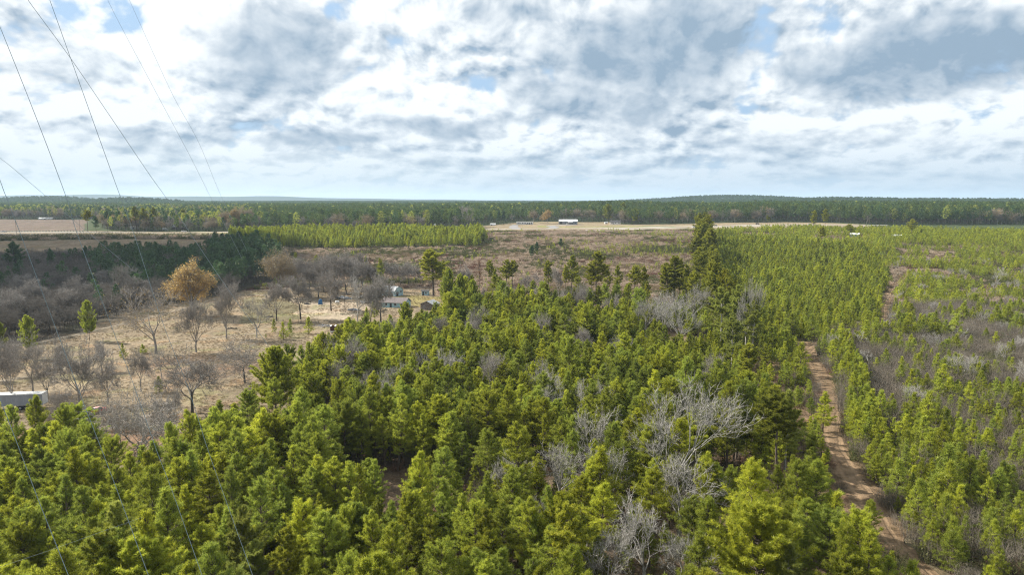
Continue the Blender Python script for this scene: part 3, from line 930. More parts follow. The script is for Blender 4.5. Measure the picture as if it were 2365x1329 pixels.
B_olive = stuff_protos('olive brush', [brush(430 + i, h, r, n, 0.02, c, 40, 0.09).mesh('olive brush', [M['olivebrush']]) for i, (h, r, n, c) in enumerate([(1.9, 0.9, 60, .5), (1.3, 0.8, 50, .6)])])


# clearcut brush tufts: bigger, for the middle distance
def brush_far(seed, mats, h, rad):
    return brush(seed, h, rad, 60, 0.05, 0.6, 50, 0.16).mesh('far brush', mats)


B_far = stuff_protos('far brush', [brush_far(440, [M['scrub']], 1.6, 1.5), brush_far(441, [M['scrub']], 1.1, 1.5), brush_far(442, [M['tanbrush']], 1.1, 1.5),
                                   brush_far(443, [M['redbrush']], 1.5, 1.4), brush_far(444, [M['olivebrush']], 1.5, 1.3)])


def scatter(name, coll, P, scl, idx, label, cat, group=None, tilt=0.04, rsd=0):
    """one object that nobody could count: copies of a few plants set on points"""
    R = np.random.default_rng(len(P) + rsd)
    n = len(P)
    me = bpy.data.meshes.new(name)
    me.vertices.add(n); me.vertices.foreach_set('co', np.asarray(P, np.float32).ravel())
    rot = np.stack([R.normal(0, tilt, n), R.normal(0, tilt, n), R.uniform(0, 6.28, n)], 1).astype(np.float32)
    scl = np.asarray(scl, np.float32)
    if scl.ndim == 1: scl = np.repeat(scl[:, None], 3, 1)
    a = me.attributes.new('rot', 'FLOAT_VECTOR', 'POINT'); a.data.foreach_set('vector', rot.ravel())
    a = me.attributes.new('scl', 'FLOAT_VECTOR', 'POINT'); a.data.foreach_set('vector', scl.ravel())
    a = me.attributes.new('idx', 'INT', 'POINT'); a.data.foreach_set('value', np.asarray(idx, np.int32))
    o = link(name, me)
    tag(o, label, cat, group, 'stuff')
    ng = bpy.data.node_groups.new(name, 'GeometryNodeTree')
    ng.interface.new_socket('Geometry', in_out='INPUT', socket_type='NodeSocketGeometry')
    ng.interface.new_socket('Geometry', in_out='OUTPUT', socket_type='NodeSocketGeometry')
    N = ng.nodes; Lk = ng.links
    gi = N.new('NodeGroupInput'); go = N.new('NodeGroupOutput')
    ip = N.new('GeometryNodeInstanceOnPoints')
    ci = N.new('GeometryNodeCollectionInfo'); ci.inputs['Collection'].default_value = coll
    ci.inputs['Separate Children'].default_value = True; ci.inputs['Reset Children'].default_value = True
    ip.inputs['Pick Instance'].default_value = True

    def na(nm, ty):
        q = N.new('GeometryNodeInputNamedAttribute'); q.data_type = ty; q.inputs['Name'].default_value = nm
        return q.outputs[0]
    e2r = N.new('FunctionNodeEulerToRotation')
    Lk.new(na('rot', 'FLOAT_VECTOR'), e2r.inputs[0])
    Lk.new(gi.outputs[0], ip.inputs['Points']); Lk.new(ci.outputs[0], ip.inputs['Instance'])
    Lk.new(na('idx', 'INT'), ip.inputs['Instance Index']); Lk.new(e2r.outputs[0], ip.inputs['Rotation'])
    Lk.new(na('scl', 'FLOAT_VECTOR'), ip.inputs['Scale'])
    Lk.new(ip.outputs[0], go.inputs[0])
    md = o.modifiers.new('plants', 'NODES'); md.node_group = ng
    return o


def grid(x0, x1, y0, y1, step, seed):
    R = np.random.default_rng(seed)
    gx, gy = np.meshgrid(np.arange(x0, x1, step), np.arange(y0, y1, step))
    P = np.stack([gx.ravel(), gy.ravel()], 1)
    return P + R.uniform(-0.48, 0.48, P.shape) * step


def visible(P, hmax=20, m=0.09):
    """keeps what the photo could show, with a margin to either side"""
    x, y = P[:, 0], P[:, 1]
    bottom = (CAMZ - hmax) / math.tan(PITCH + math.atan(664.5 / F) + 0.05)
    return (np.abs(x) < (0.75 + m) * y + 8) & (y > bottom)


def fill(zone, step, seed, hmax, ymax=None, ymin=None):
    x0, y0 = zone.min(0); x1, y1 = zone.max(0)
    y0 = max(y0, 40); y0 = max(y0, ymin or 0); y1 = min(y1, ymax or 1e9)
    x0 = max(x0, -0.86 * y1 - 10); x1 = min(x1, 0.86 * y1 + 10)
    P = grid(x0, x1, y0, y1, step, seed)
    P = P[visible(P, hmax)]
    return P[inside(P, zone)]


def P3(P, dz=0.0):
    return np.stack([P[:, 0], P[:, 1], tz(P[:, 0], P[:, 1]) + dz], 1)


# ------------------------------------------------------------------ ground
def build_ground():
    ang = np.concatenate([np.linspace(-math.pi, -0.80, 50)[:-1], np.linspace(-0.80, 0.80, 520), np.linspace(0.80, math.pi, 50)[1:]])
    rad = np.concatenate([[0.01, 10, 20, 30, 40], np.linspace(48, 420, 190), np.geomspace(423, 1500, 200), np.geomspace(1510, 16000, 190)])
    A, R_ = np.meshgrid(ang, rad)
    x = (R_ * np.sin(A)).ravel(); y = (R_ * np.cos(A)).ravel()
    P = np.stack([x, y], 1)
    z = tz(x, y)
    na, nr = len(ang), len(rad)
    i = (np.arange(nr - 1)[:, None] * na + np.arange(na - 1)[None]).ravel()
    Q = np.stack([i, i + 1, i + na + 1, i + na], 1)
    col = np.tile(np.array([0.049, 0.065, 0.027]), (len(P), 1))
    col[y > 2300] = (0.021, 0.038, 0.023)           # far wood floor
    j1 = (vnoise(x, y, 14) - 0.5) * 7; j2 = (vnoise(x + 99, y + 31, 14) - 0.5) * 7
    J = P + np.stack([j1, j2], 1)
    near = y < 700

    def put(zone, c, k=1.0, q=J):
        m = inside(q, zone)
        col[m] = col[m] * (1 - k) + np.array(c) * k
    put(Z_CLEARCUT, (0.205, 0.155, 0.118))
    put(Z_RIGHT, (0.114, 0.095, 0.061)); put(Z_YOUNG, (0.099, 0.091, 0.046))
    put(Z_MIX, (0.160, 0.110, 0.072)); put(Z_STAND, (0.115, 0.082, 0.055))
    put(Z_DARKWOOD, (0.076, 0.065, 0.049)); put(Z_BELT, (0.091, 0.076, 0.046))
    put(Z_FIELD, (0.205, 0.162, 0.108)); put(Z_FIELD2, (0.165, 0.128, 0.085), q=P); put(Z_HEDGE, (0.114, 0.114, 0.061), q=P)
    put(Z_PLOW, (0.125, 0.095, 0.075), q=P); put(Z_PLOW2, (0.228, 0.167, 0.129), q=P)  # Z_PLOW earth darkened to paint in cloud shade
    put(Z_ROADSIDE, (0.225, 0.180, 0.118), q=P)
    put(poly([(330, 540), (900, 536), (900, 543), (330, 549)]), (0.198, 0.190, 0.076), q=P)
    put(poly([(1240, 521), (1300, 524), (1560, 523), (1560, 526), (1240, 525)]), (0.182, 0.190, 0.076), q=P)
    put(poly([(560, 690), (690, 690), (705, 735), (640, 746), (560, 745)]), (0.125, 0.112, 0.062), 0.8)
    put(poly([(330, 830), (450, 818), (580, 825), (600, 860), (480, 880), (350, 880)]), (0.150, 0.100, 0.068), 0.6)
    put(SAND, (0.33, 0.27, 0.20), 0.85)
    put(poly([(940, 684), (1010, 686), (1015, 705), (975, 710), (940, 700)]), (0.198, 0.167, 0.061), 0.8)
    put(poly([(-400, 990), (200, 985), (420, 1000), (400, 1060), (200, 1070), (-400, 1050)]), (0.205, 0.133, 0.087))
    put(poly([(340, 960), (410, 975), (420, 1010), (350, 990)]), (0.365, 0.319, 0.266), 0.8)
    # mottle of bare pink earth and pale stubble over the clearcut
    m = inside(J, Z_CLEARCUT)
    k = sstep((vnoise(x, y, 26) - 0.45) * 4)[:, None] * m[:, None]
    col[:] = col * (1 - 0.5 * k) + np.array([0.144, 0.118, 0.080]) * 0.5 * k
    for a in (inside(J, Z_RIGHT), inside(J, Z_MIX)):
        k = sstep((vnoise(x, y, 9) - 0.5) * 4)[:, None] * a[:, None]
        col[:] = col * (1 - 0.5 * k) + np.array([0.152, 0.125, 0.080]) * 0.5 * k
    me = mesh_np('ground', np.stack([x, y, z], 1), Q, [M['ground']], smooth=True)
    at = me.attributes.new('land', 'FLOAT_COLOR', 'POINT')
    at.data.foreach_set('color', np.concatenate([col, np.ones((len(col), 1))], 1).astype(np.float32).ravel())
    o = link('ground', me); tag(o, kind='structure')


build_ground()


def ribbon(name, pts, widths, material, dz=0.05, step=2.0, nx=8, kind='structure', wobble=0.0):
    """a strip laid along the ground"""
    pts = np.asarray(pts, float)
    if len(pts) > 2:          # rounded through the points
        q = []; ww = []
        n = len(pts)
        for i in range(n - 1):
            p0 = pts[max(0, i - 1)]; p1 = pts[i]; p2 = pts[i + 1]; p3 = pts[min(n - 1, i + 2)]
            k = max(2, int(np.linalg.norm(p2 - p1) / step))
            for t in np.arange(k) / k:
                q.append(0.5 * ((2 * p1) + (-p0 + p2) * t + (2 * p0 - 5 * p1 + 4 * p2 - p3) * t * t + (-p0 + 3 * p1 - 3 * p2 + p3) * t ** 3))
                ww.append(widths[i] * (1 - t) + widths[i + 1] * t)
        q.append(pts[-1]); ww.append(widths[-1])
    else:
        k = max(2, int(np.linalg.norm(pts[1] - pts[0]) / step))
        q = [pts[0] + (pts[1] - pts[0]) * t for t in np.linspace(0, 1, k)]; ww = list(np.linspace(widths[0], widths[1], k))
    q = np.array(q); ww = np.array(ww)
    tg = unit(np.gradient(q, axis=0)); nm = np.stack([-tg[:, 1], tg[:, 0]], 1)
    L = np.concatenate([[0], np.cumsum(np.linalg.norm(np.diff(q, axis=0), axis=1))])
    V = []; UV = []
    for j in range(nx + 1):
        s = j / nx - 0.5
        e = wobble * (vnoise(L + j * 50, L * 0 + 3, 3.0) - 0.5) if j in (0, nx) else 0
        xy = q + nm * (s * ww + e)[:, None]
        V.append(np.stack([xy[:, 0], xy[:, 1], tz(xy[:, 0], xy[:, 1]) + dz], 1)); UV.append(np.stack([np.full(len(q), s + 0.5), L], 1))
    V = np.stack(V, 1); UV = np.stack(UV, 1)
    m = len(q); i = (np.arange(m - 1)[:, None] * (nx + 1) + np.arange(nx)[None]).ravel()
    Q = np.stack([i, i + nx + 1, i + nx + 2, i + 1], 1)
    o = link(name, mesh_np(name, V.reshape(-1, 3), Q, [material], smooth=True, uv=UV.reshape(-1, 2)))
    if kind: tag(o, kind=kind)
    return o


def wpx(p, px):
    """metres spanned by px photo pixels at the ground point seen at p"""
    g = gp(*p)
    return px / F * math.hypot(g.y, CAMZ - g.z)


ribbon('dirt_trail', TRAIL, [wpx(p, v) * (1.08 if p[1] < 1150 else 0.92) for p, v in TRAIL_PX], M['trail'], 0.05, 1.2, wobble=2.2)
ribbon('dirt_trail', TRAIL2, [wpx(p, v) * 0.8 for p, v in TRAIL2_PX], M['trail'], 0.062, 1.5, wobble=1.0)
ribbon('path', [gp(*p).xy for p in [(-60, 892), (60, 872), (112, 866), (150, 852), (179, 838), (256, 815), (322, 805), (399, 792), (448, 787), (540, 775), (600, 772)]], [1.8, 1.6, 1.0, 2.0, 2.4, 2.2, 0.9, 1.8, 2.0, 1.8, 0.8], M['sandtrack'], 0.05, 2.0, wobble=1.4)
ribbon('path', [gp(*p).xy for p in [(-80, 800), (60, 797), (112, 787), (176, 774), (210, 766), (300, 745), (430, 712), (500, 690), (560, 681), (640, 685), (703, 692), (760, 700)]], [3, 3, 3, 3, 3, 2.2, 1.6, 1.8, 2.6, 2.8, 3, 3], M['sandtrack'], 0.06, 3.0, wobble=1.2)

# highway: two pale carriageways and the drives that leave it
H1 = [gp(*p).xy for p in [(-700, 544), (0, 544.6), (300, 542.5), (530, 541.2), (800, 539), (1100, 535.6), (1300, 532.6), (1450, 529.8), (1600, 526.2), (1750, 522.6), (1900, 521), (2050, 524)]]
H2 = [gp(*p).xy for p in [(-700, 537.2), (0, 537.8), (300, 537.8), (530, 536.8), (800, 534.8), (1100, 530.6), (1300, 528.6), (1450, 526.8), (1600, 523.4), (1750, 520.2), (1900, 519), (2050, 521)]]
ribbon('road', H1, [8.5] * 12, M['concrete'], 0.18, 8.0, 3)
ribbon('road', H2, [8.5] * 12, M['concrete'], 0.18, 8.0, 3)
ribbon('driveway', [gp(*p).xy for p in [(1270, 528.5), (1281, 525), (1272, 522.5), (1290, 521), (1330, 519.5)]], [12, 12, 12, 10, 9], M['asphalt'], 0.14, 4, 3)
ribbon('driveway', [gp(*p).xy for p in [(1195, 530), (1186, 525), (1190, 520)]], [14, 12, 8], M['asphalt'], 0.14, 4, 3)
ribbon('driveway', [gp(*p).xy for p in [(1570, 524.5), (1480, 521), (1420, 518.5)]], [8, 7, 6], M['sandtrack'], 0.14, 4, 3)
ribbon('path', [gp(*p).xy for p in [(-40, 534), (60, 533.5), (130, 530), (185, 526.5)]], [5, 5, 5, 4], M['sandtrack'], 0.14, 6, 3)

# ------------------------------------------------------------------ trees one can tell apart
TREES = []            # footprints taken: x, y, radius
CNT = {'pine': 0}


def place(kind, var, loc, h, rz, label, cat, name, group=None, wide=1.0, lean=(0, 0), clear=2.5):
    tm, cm, jm, H = P_[kind][var % len(P_[kind])]
    s = h / H
    e = empty(name, (loc[0], loc[1], loc[2] - 0.05), rz, label, cat, group)
    e.scale = (s * wide, s * wide, s)
    e.rotation_euler = (lean[0], lean[1], rz)
    link('trunk', tm, e); link('crown', cm, e)
    TREES.append((loc[0], loc[1], clear * wide))
    if cat in ('pine tree',): CNT['pine'] += 1
    return e


_tr = random.Random(3)


def tree(kind, var, px, py, ptop, label, cat='pine tree', name='pine_tree', wide=1.0, group=None, clear=2.5, lean=(0, 0)):
    b = gp(px, py)
    h = px_h(b, px, ptop)
    return place(kind, var, b, h, _tr.uniform(0, 6.28), label, cat, name, group, wide, lean, clear)


PT = 'pine tree'; BT = 'bare tree'
G_ = 'bare trees in the tan field'
# --- the field on the left
tree('speckledtree', 0, 361, 818, 662, 'tall leafless tree with a few orange leaves, in the tan field', BT, 'bare_tree', 1.25, G_)
tree('greybare', 0, 453, 815, 695, 'grey leafless tree with reddish trunk just right of the orange-speckled bare tree', BT, 'bare_tree', 1.15, G_)
tree('greybare', 1, 523, 783, 652, 'upright leafless grey tree right of the orange autumn tree', BT, 'bare_tree', 1.0, G_)
tree('palebare', 1, 593, 781, 688, 'small slim pale leafless tree standing alone at the end of the sandy track', BT, 'bare_tree', 0.8, G_)
tree('darkoak', 0, 566, 885, 785, 'small dark leafless oak with level boughs above the broad pine', 'oak tree', 'oak_tree', 1.0, G_)
tree('darkoak', 1, 444, 955, 822, 'dark leafless oak with wide crooked boughs beside the longest power cable', 'oak tree', 'oak_tree', 1.05, G_)
tree('darkoak', 0, 320, 1104, 905, 'large leafless tree with dark crooked limbs where field meets pine stand', 'oak tree', 'oak_tree', 0.85, G_)
tree('greybare', 3, 186, 965, 790, 'forked leafless tree between white trailer and red car', BT, 'bare_tree', 1.2, G_)
for i, (px, py, h_) in enumerate([(-30, 880, 11), (110, 930, 12), (250, 935, 10), (20, 870, 9), (235, 860, 9), (280, 1040, 11), (395, 1010, 10), (150, 1000, 10)]):
    place('greybare', i + 1, gp(px, py), h_, i * 1.3, 'thin grey bare tree among the trees at the lower left of the tan field', BT, 'bare_tree', 'thin bare trees at the lower left of the tan field', 1.0, (0, 0), 1.5)
tree('greybare', 2, 76, 905, 770, 'leaning leafless tree rising behind the white trailer', BT, 'bare_tree', 1.1, G_, lean=(0, -0.14))
tree('greybare', 1, 30, 945, 780, 'slim leafless tree in front of the white trailer, near the left edge', BT, 'bare_tree', 0.9, G_)
tree('greybare', 3, 326, 905, 812, 'small leafless tree with dark stem in the middle of the tan field', BT, 'bare_tree', 1.0, G_)
tree('palebare', 2, 374, 880, 798, 'slim pale leafless tree above the green shrub in the field', BT, 'bare_tree', 0.7, G_)
tree('greybare', 0, 140, 870, 800, 'low leafless tree at the left end of the sandy track', BT, 'bare_tree', 1.1, G_)
YG = 'bare trees round the yard of the blue house'
tree('yardoak', 1, 639, 742, 655, 'dark-stemmed bare tree, leftmost along the sandy yard', BT, 'bare_tree', 1.0, YG)
tree('yardoak', 2, 694, 738, 640, 'bare tree with one long bough to the right, beside the pale sand', BT, 'bare_tree', 1.0, YG)
tree('yardoak', 0, 765, 718, 628, 'bare tree in the middle of the yard between blue tarp and white tank', BT, 'bare_tree', 1.0, YG)
tree('yardoak', 0, 735, 690, 600, 'bare tree behind the blue tarp', BT, 'bare_tree', 1.0, YG)
tree('yardoak', 2, 780, 690, 585, 'broad grey bare tree behind the white tank', BT, 'bare_tree', 1.15, YG)
tree('palebare', 0, 826, 748, 640, 'grey bare tree, left of three in front of the blue house', BT, 'bare_tree', 0.8, YG)
tree('yardoak', 1, 855, 752, 650, 'dark-stemmed bare tree, middle of three in front of the blue house', BT, 'bare_tree', 0.8, YG)
tree('yardoak', 3, 879, 744, 640, 'bare tree with reddish stem standing before the blue house roof', BT, 'bare_tree', 1.0, YG)
tree('yardoak', 2, 715, 672, 605, 'bare tree at the back left of the yard', BT, 'bare_tree', 1.0, YG)
tree('yardoak', 0, 820, 672, 600, 'bare tree left of the blue barn', BT, 'bare_tree', 1.1, YG)
tree('yardoak', 1, 672, 668, 598, 'bare tree right of the pale tan tree', BT, 'bare_tree', 1.1, YG)
tree('yardoak', 1, 865, 668, 612, 'bare tree just behind the blue barn roof', BT, 'bare_tree', 1.0, YG)
tree('yardoak', 3, 925, 660, 615, 'bare reddish tree behind and right of the barn', BT, 'bare_tree', 1.0, YG)
for i, (px, py, pt) in enumerate([(700, 668, 598), (748, 676, 602), (775, 668, 592), (800, 682, 598), (812, 664, 588), (838, 676, 606), (890, 662, 606), (905, 655, 612), (944, 662, 608), (960, 655, 612)]):
    tree('yardoak', i, px, py, pt, 'grey bare tree in the dense row behind the sandy yard' if px < 860 else 'reddish-grey bare tree in the thin wood behind and right of the barn', BT, 'bare_tree', 1.1, 'bare trees behind the yard' if px < 860 else 'bare trees behind the barn', clear=1.5)
for i, (px, py, pt) in enumerate([(35, 760, 672), (92, 735, 650), (150, 745, 668), (182, 715, 640), (235, 690, 628), (60, 705, 636), (300, 690, 622), (335, 700, 640)]):
    tree('yardoak', i, px, py, pt, 'taller grey bare tree standing in the shaded wood at the left', BT, 'bare_tree', 1.1, 'taller bare trees in the shaded wood', clear=1.5)
tree('orangetree', 0, 440, 735, 616, 'big round tree in orange autumn leaf', 'autumn tree', 'autumn_tree', 1.2)
tree('tantree', 0, 642, 690, 588, 'big round tree with thin pale tan leaves, behind the driveway', 'autumn tree', 'autumn_tree', 1.12)
tree('deadpine', 0, 855, 668, 596, 'thin tree with rusty orange top behind the yard', PT, 'pine_tree', 1.1)
tree('broadpine', 0, 207, 788, 700, 'round green pine by the driveway below the dark wood', PT, 'pine_tree', 0.62)
tree('broadpine', 1, 68, 830, 735, 'round bright green pine at the left edge of the tan field', PT, 'pine_tree', 0.72)
tree('broadpine', 0, 2, 822, 748, 'bright green pine cut by the left edge of the picture, above the trailer', PT, 'pine_tree', 0.7)
tree('youngpine', 0, 285, 830, 795, 'small young pine standing alone by the sandy track', 'young pine', 'young_pine', 1.0, clear=1)
tree('youngpine', 3, 330, 818, 797, 'low twin-topped young pine right of the lone one on the track', 'young pine', 'young_pine', 1.5, clear=1)
tree('youngpine', 1, 368, 908, 872, 'dark green bush-like young pine in the middle of the field', 'young pine', 'young_pine', 1.3, clear=1)
tree('youngpine', 2, 633, 770, 738, 'young pine, left of four near the fence', 'young pine', 'young_pine', 0.9, clear=1)
tree('youngpine', 0, 655, 785, 746, 'young pine, nearest of four near the fence', 'young pine', 'young_pine', 1.1, clear=1)
tree('youngpine', 1, 670, 780, 740, 'slim young pine beside the nearest one by the fence', 'young pine', 'young_pine', 0.9, clear=1)
tree('youngpine', 2, 713, 772, 733, 'bushy young pine left of the scrap pile', 'young pine', 'young_pine', 1.3, clear=1)
tree('youngpine', 3, 614, 780, 772, 'tiny dark seedling pine in the field', 'young pine', 'young_pine', 1.0, clear=1)
tree('standpine', 3, 866, 745, 672, 'slim bright green pine between the bare trees in front of the blue house', PT, 'pine_tree', 0.8)
tree('standpine', 1, 848, 758, 712, 'small green pine left of the blue house', PT, 'pine_tree', 0.9)
tree('broadpine', 1, 938, 772, 702, 'dense round pine in front of the blue house gable', PT, 'pine_tree', 0.95, clear=5)
tree('broadpine', 0, 638, 968, 812, 'broadest pine of the picture with visible trunk, at the corner of the field', PT, 'pine_tree', 1.05, clear=7)
tree('standpine', 2, 748, 895, 772, 'tall pine leaning over the field edge right of the broadest pine', PT, 'pine_tree', 1.25)
tree('standpine', 0, 880, 672, 600, 'slim green pine behind the blue barn', PT, 'pine_tree', 0.85)
tree('standpine', 1, 830, 640, 593, 'green pine poking above the bare trees of the yard, left', PT, 'pine_tree', 0.9)
tree('standpine', 3, 846, 640, 592, 'green pine poking above the bare trees of the yard, right', PT, 'pine_tree', 0.9)
tree('standpine', 5, 733, 650, 590, 'green pine poking above the bare trees of the yard, far left', PT, 'pine_tree', 1.0)
tree('standpine', 1, 684, 645, 587, 'green pine beside the pale tan tree', PT, 'pine_tree', 1.0)

# --- the loose row of tall pines across the middle
MG = 'tall pines along the near edge of the clearcut'
for v, (px, py, pt, wd, lb) in enumerate([
        (1001, 684, 581, 1.75, 'tall open-crowned pine right of the dark shed, highest of the row'),
        (1037, 695, 618, 1.25, 'dense green pine right of the open-crowned pine by the shed'),
        (1023, 660, 603, 0.9, 'slim pine half behind the tall one by the shed'),
        (1132, 680, 607, 0.8, 'thin greyish pine left of the round-headed pair'),
        (1169, 677, 604, 1.25, 'round-headed pine, left of a close pair in the row'),
        (1183, 678, 607, 1.0, 'round-headed pine, right of a close pair in the row'),
        (1145, 690, 625, 0.6, 'very thin pine between the greyish one and the pair'),
        (1267, 682, 605, 0.95, 'pine with drooping left boughs right of the dark bare oak'),
        (1306, 694, 620, 0.6, 'very slim pine with crown only at its top'),
        (1320, 692, 592, 0.95, 'tall narrow pine left of the highest middle pair'),
        (1366, 703, 622, 1.0, 'shorter pine of the highest middle pair'),
        (1375, 706, 588, 1.2, 'highest flat-topped pine in the middle of the row'),
        (1402, 698, 615, 0.8, 'dark narrow pine just right of the highest flat-topped one'),
        (1425, 694, 615, 0.85, 'dark narrow pine, second right of the highest flat-topped one'),
        (1424, 715, 650, 1.0, 'low pine below the two dark narrow pines'),
        (1463, 703, 621, 1.05, 'pine with long clear stem, left of the last pair'),
        (1484, 697, 619, 0.8, 'pine with long clear stem, right of the last pair'),
        (1540, 715, 612, 1.15, 'left pine of the cluster beside the tower-like group'),
        (1556, 716, 598, 1.2, 'middle pine of the cluster beside the tower-like group'),
        (1567, 713, 606, 1.1, 'right pine of the cluster beside the tower-like group')]):
    tree('tallpine', [3, 1, 1, 2, 0, 2, 0, 3, 2, 1, 2, 0, 1, 1, 1, 2, 0, 3, 0, 1][v], px, py, pt, lb, PT, 'pine_tree', wd * 1.3, MG)
tree('deadpine', 0, 1107, 679, 602, 'dead pine with rusty brown needles in the row across the middle', PT, 'pine_tree', 0.85, MG)
tree('darkoak', 1, 1227, 684, 632, 'black-limbed leafless oak in the row across the middle', 'oak tree', 'oak_tree', 1.0, MG)
for v, (px, py, pt, wd, lb) in enumerate([(1038, 722, 628, 0.62, 'dense green pine right of the weathered board shed, left of three'), (1064, 745, 640, 0.62, 'dense green pine right of the weathered board shed, middle of three'), (1092, 738, 652, 0.6, 'dense green pine right of the weathered board shed, right of three')]):
    tree('broadpine', v, px, py, pt, lb, PT, 'pine_tree', wd, clear=4)
tree('greybare', 1, 1290, 692, 620, 'slim leaning bare tree right of the black-limbed oak', BT, 'bare_tree', 0.7, MG)
tree('greybare', 2, 1337, 745, 655, 'grey bare tree in front of the middle of the tall pines', BT, 'bare_tree', 0.8, MG)
tree('greybare', 3, 1075, 685, 615, 'grey bare tree left of the rusty dead pine', BT, 'bare_tree', 1.0, MG)

# --- the line of tall pines that recedes into a tower shape
RG = 'line of tall pines receding to the highway'
for i in range(44):
    t = i / 43
    d = 268 + 330 * t ** 0.9
    c = 1636 - 14 * t
    x = wx(c, d) + _tr.uniform(-1, 1) * (10 - 7 * t)
    b = (x, d, float(tz(x, d)))
    lb = ('nearest pine of the receding tower-like line' if i == 0 else 'farthest pine at the tip of the tower-like line' if i == 43 else 'tall pine within the receding tower-like line')
    place('tallpine', i, b, _tr.uniform(19, 23.5) * (1.0 if i < 26 else 1.16 if i < 41 else 1.28), _tr.uniform(0, 6.28), lb, PT, 'pine_tree', RG if 0 < i < 43 else None, _tr.uniform(1.1, 1.5))
# --- open cluster right of it
CG = 'loose pale-stemmed pines between stand and trail'
for v, (k, px, py, pt, wd, lb) in enumerate([
        ('loosepine', 1707, 812, 668, 0.95, 'pale-stemmed blue-green pine, left of the loose cluster'),
        ('loosepine', 1737, 822, 688, 1.0, 'blue-green pine with long dark stem, right of the loose cluster'),
        ('loosepine', 1665, 800, 672, 1.0, 'blue-green pine with flat boughs left of the pale-stemmed pine'),
        ('tallpine', 1723, 910, 800, 1.1, 'yellow-green pine with light stem in front of the loose cluster'),
        ('loosepine', 1690, 850, 740, 1.0, 'lower blue-green pine with layered boughs in the loose cluster'),
        ('tallpine', 1650, 765, 660, 1.1, 'yellow-green pine behind the blue-green cluster'),
        ('tallpine', 1790, 1140, 920, 1.1, 'tall dark-stemmed pine standing over the shady clearing'),
        ('loosepine', 1812, 1090, 905, 0.9, 'pine with light stem behind the tall one at the shady clearing'),
        ('broadpine', 1722, 975, 865, 0.8, 'yellow-green pine with tufted crown right of the V-shaped bare tree'),
        ('standpine', 1900, 1000, 905, 1.0, 'dark pine on the left bank of the trail'),
        ('broadpine', 1738, 1470, 1183, 0.85, 'large yellow-green pine with rounded tufted crown at the bottom edge'),
        ('standpine', 1855, 1330, 1155, 1.1, 'dark green pine right of the large yellow-green one'),
        ('standpine', 1930, 1330, 1190, 1.1, 'pine left of the trail near the bottom edge')]):
    tree(k, v, px, py, pt, lb, PT, 'pine_tree', wd * 1.45, CG)
tree('palebare', 1, 1722, 820, 648, 'dead leaning tree with bare pale top above the loose cluster', 'dead tree', 'dead_tree', 0.45)

for i in range(34):
    px = 1015 + 490 * (i + _tr.random()) / 34; py = _tr.uniform(702, 748)
    b = gp(px, py)
    if i % 4 == 3:
        place('greybare', i, b, _tr.uniform(10, 13), _tr.uniform(0, 6.28), 'grey bare tree in the back row of the stand', BT, 'bare_tree', 'bare trees in the back row of the stand', 1.1, (0, 0), 2.0)
    else:
        place(['standpine', 'tallpine'][i % 2], i, b, _tr.uniform(11, 15.5), _tr.uniform(0, 6.28), 'dark green pine in the tall back row of the stand', PT, 'pine_tree', 'pines in the back row of the stand', 1.25, (0, 0), 2.0)
for v, (px, py, pt, wd) in enumerate([(98, 1105, 918, 1.0), (40, 1120, 945, 1.1), (165, 1130, 940, 1.1), (12, 1100, 930, 1.0), (215, 1150, 985, 1.1)]):
    tree('standpine', v, px, py, pt, 'taller open pine on the near side of the trailer and cars', PT, 'pine_tree', wd, 'taller pines between us and the trailer')

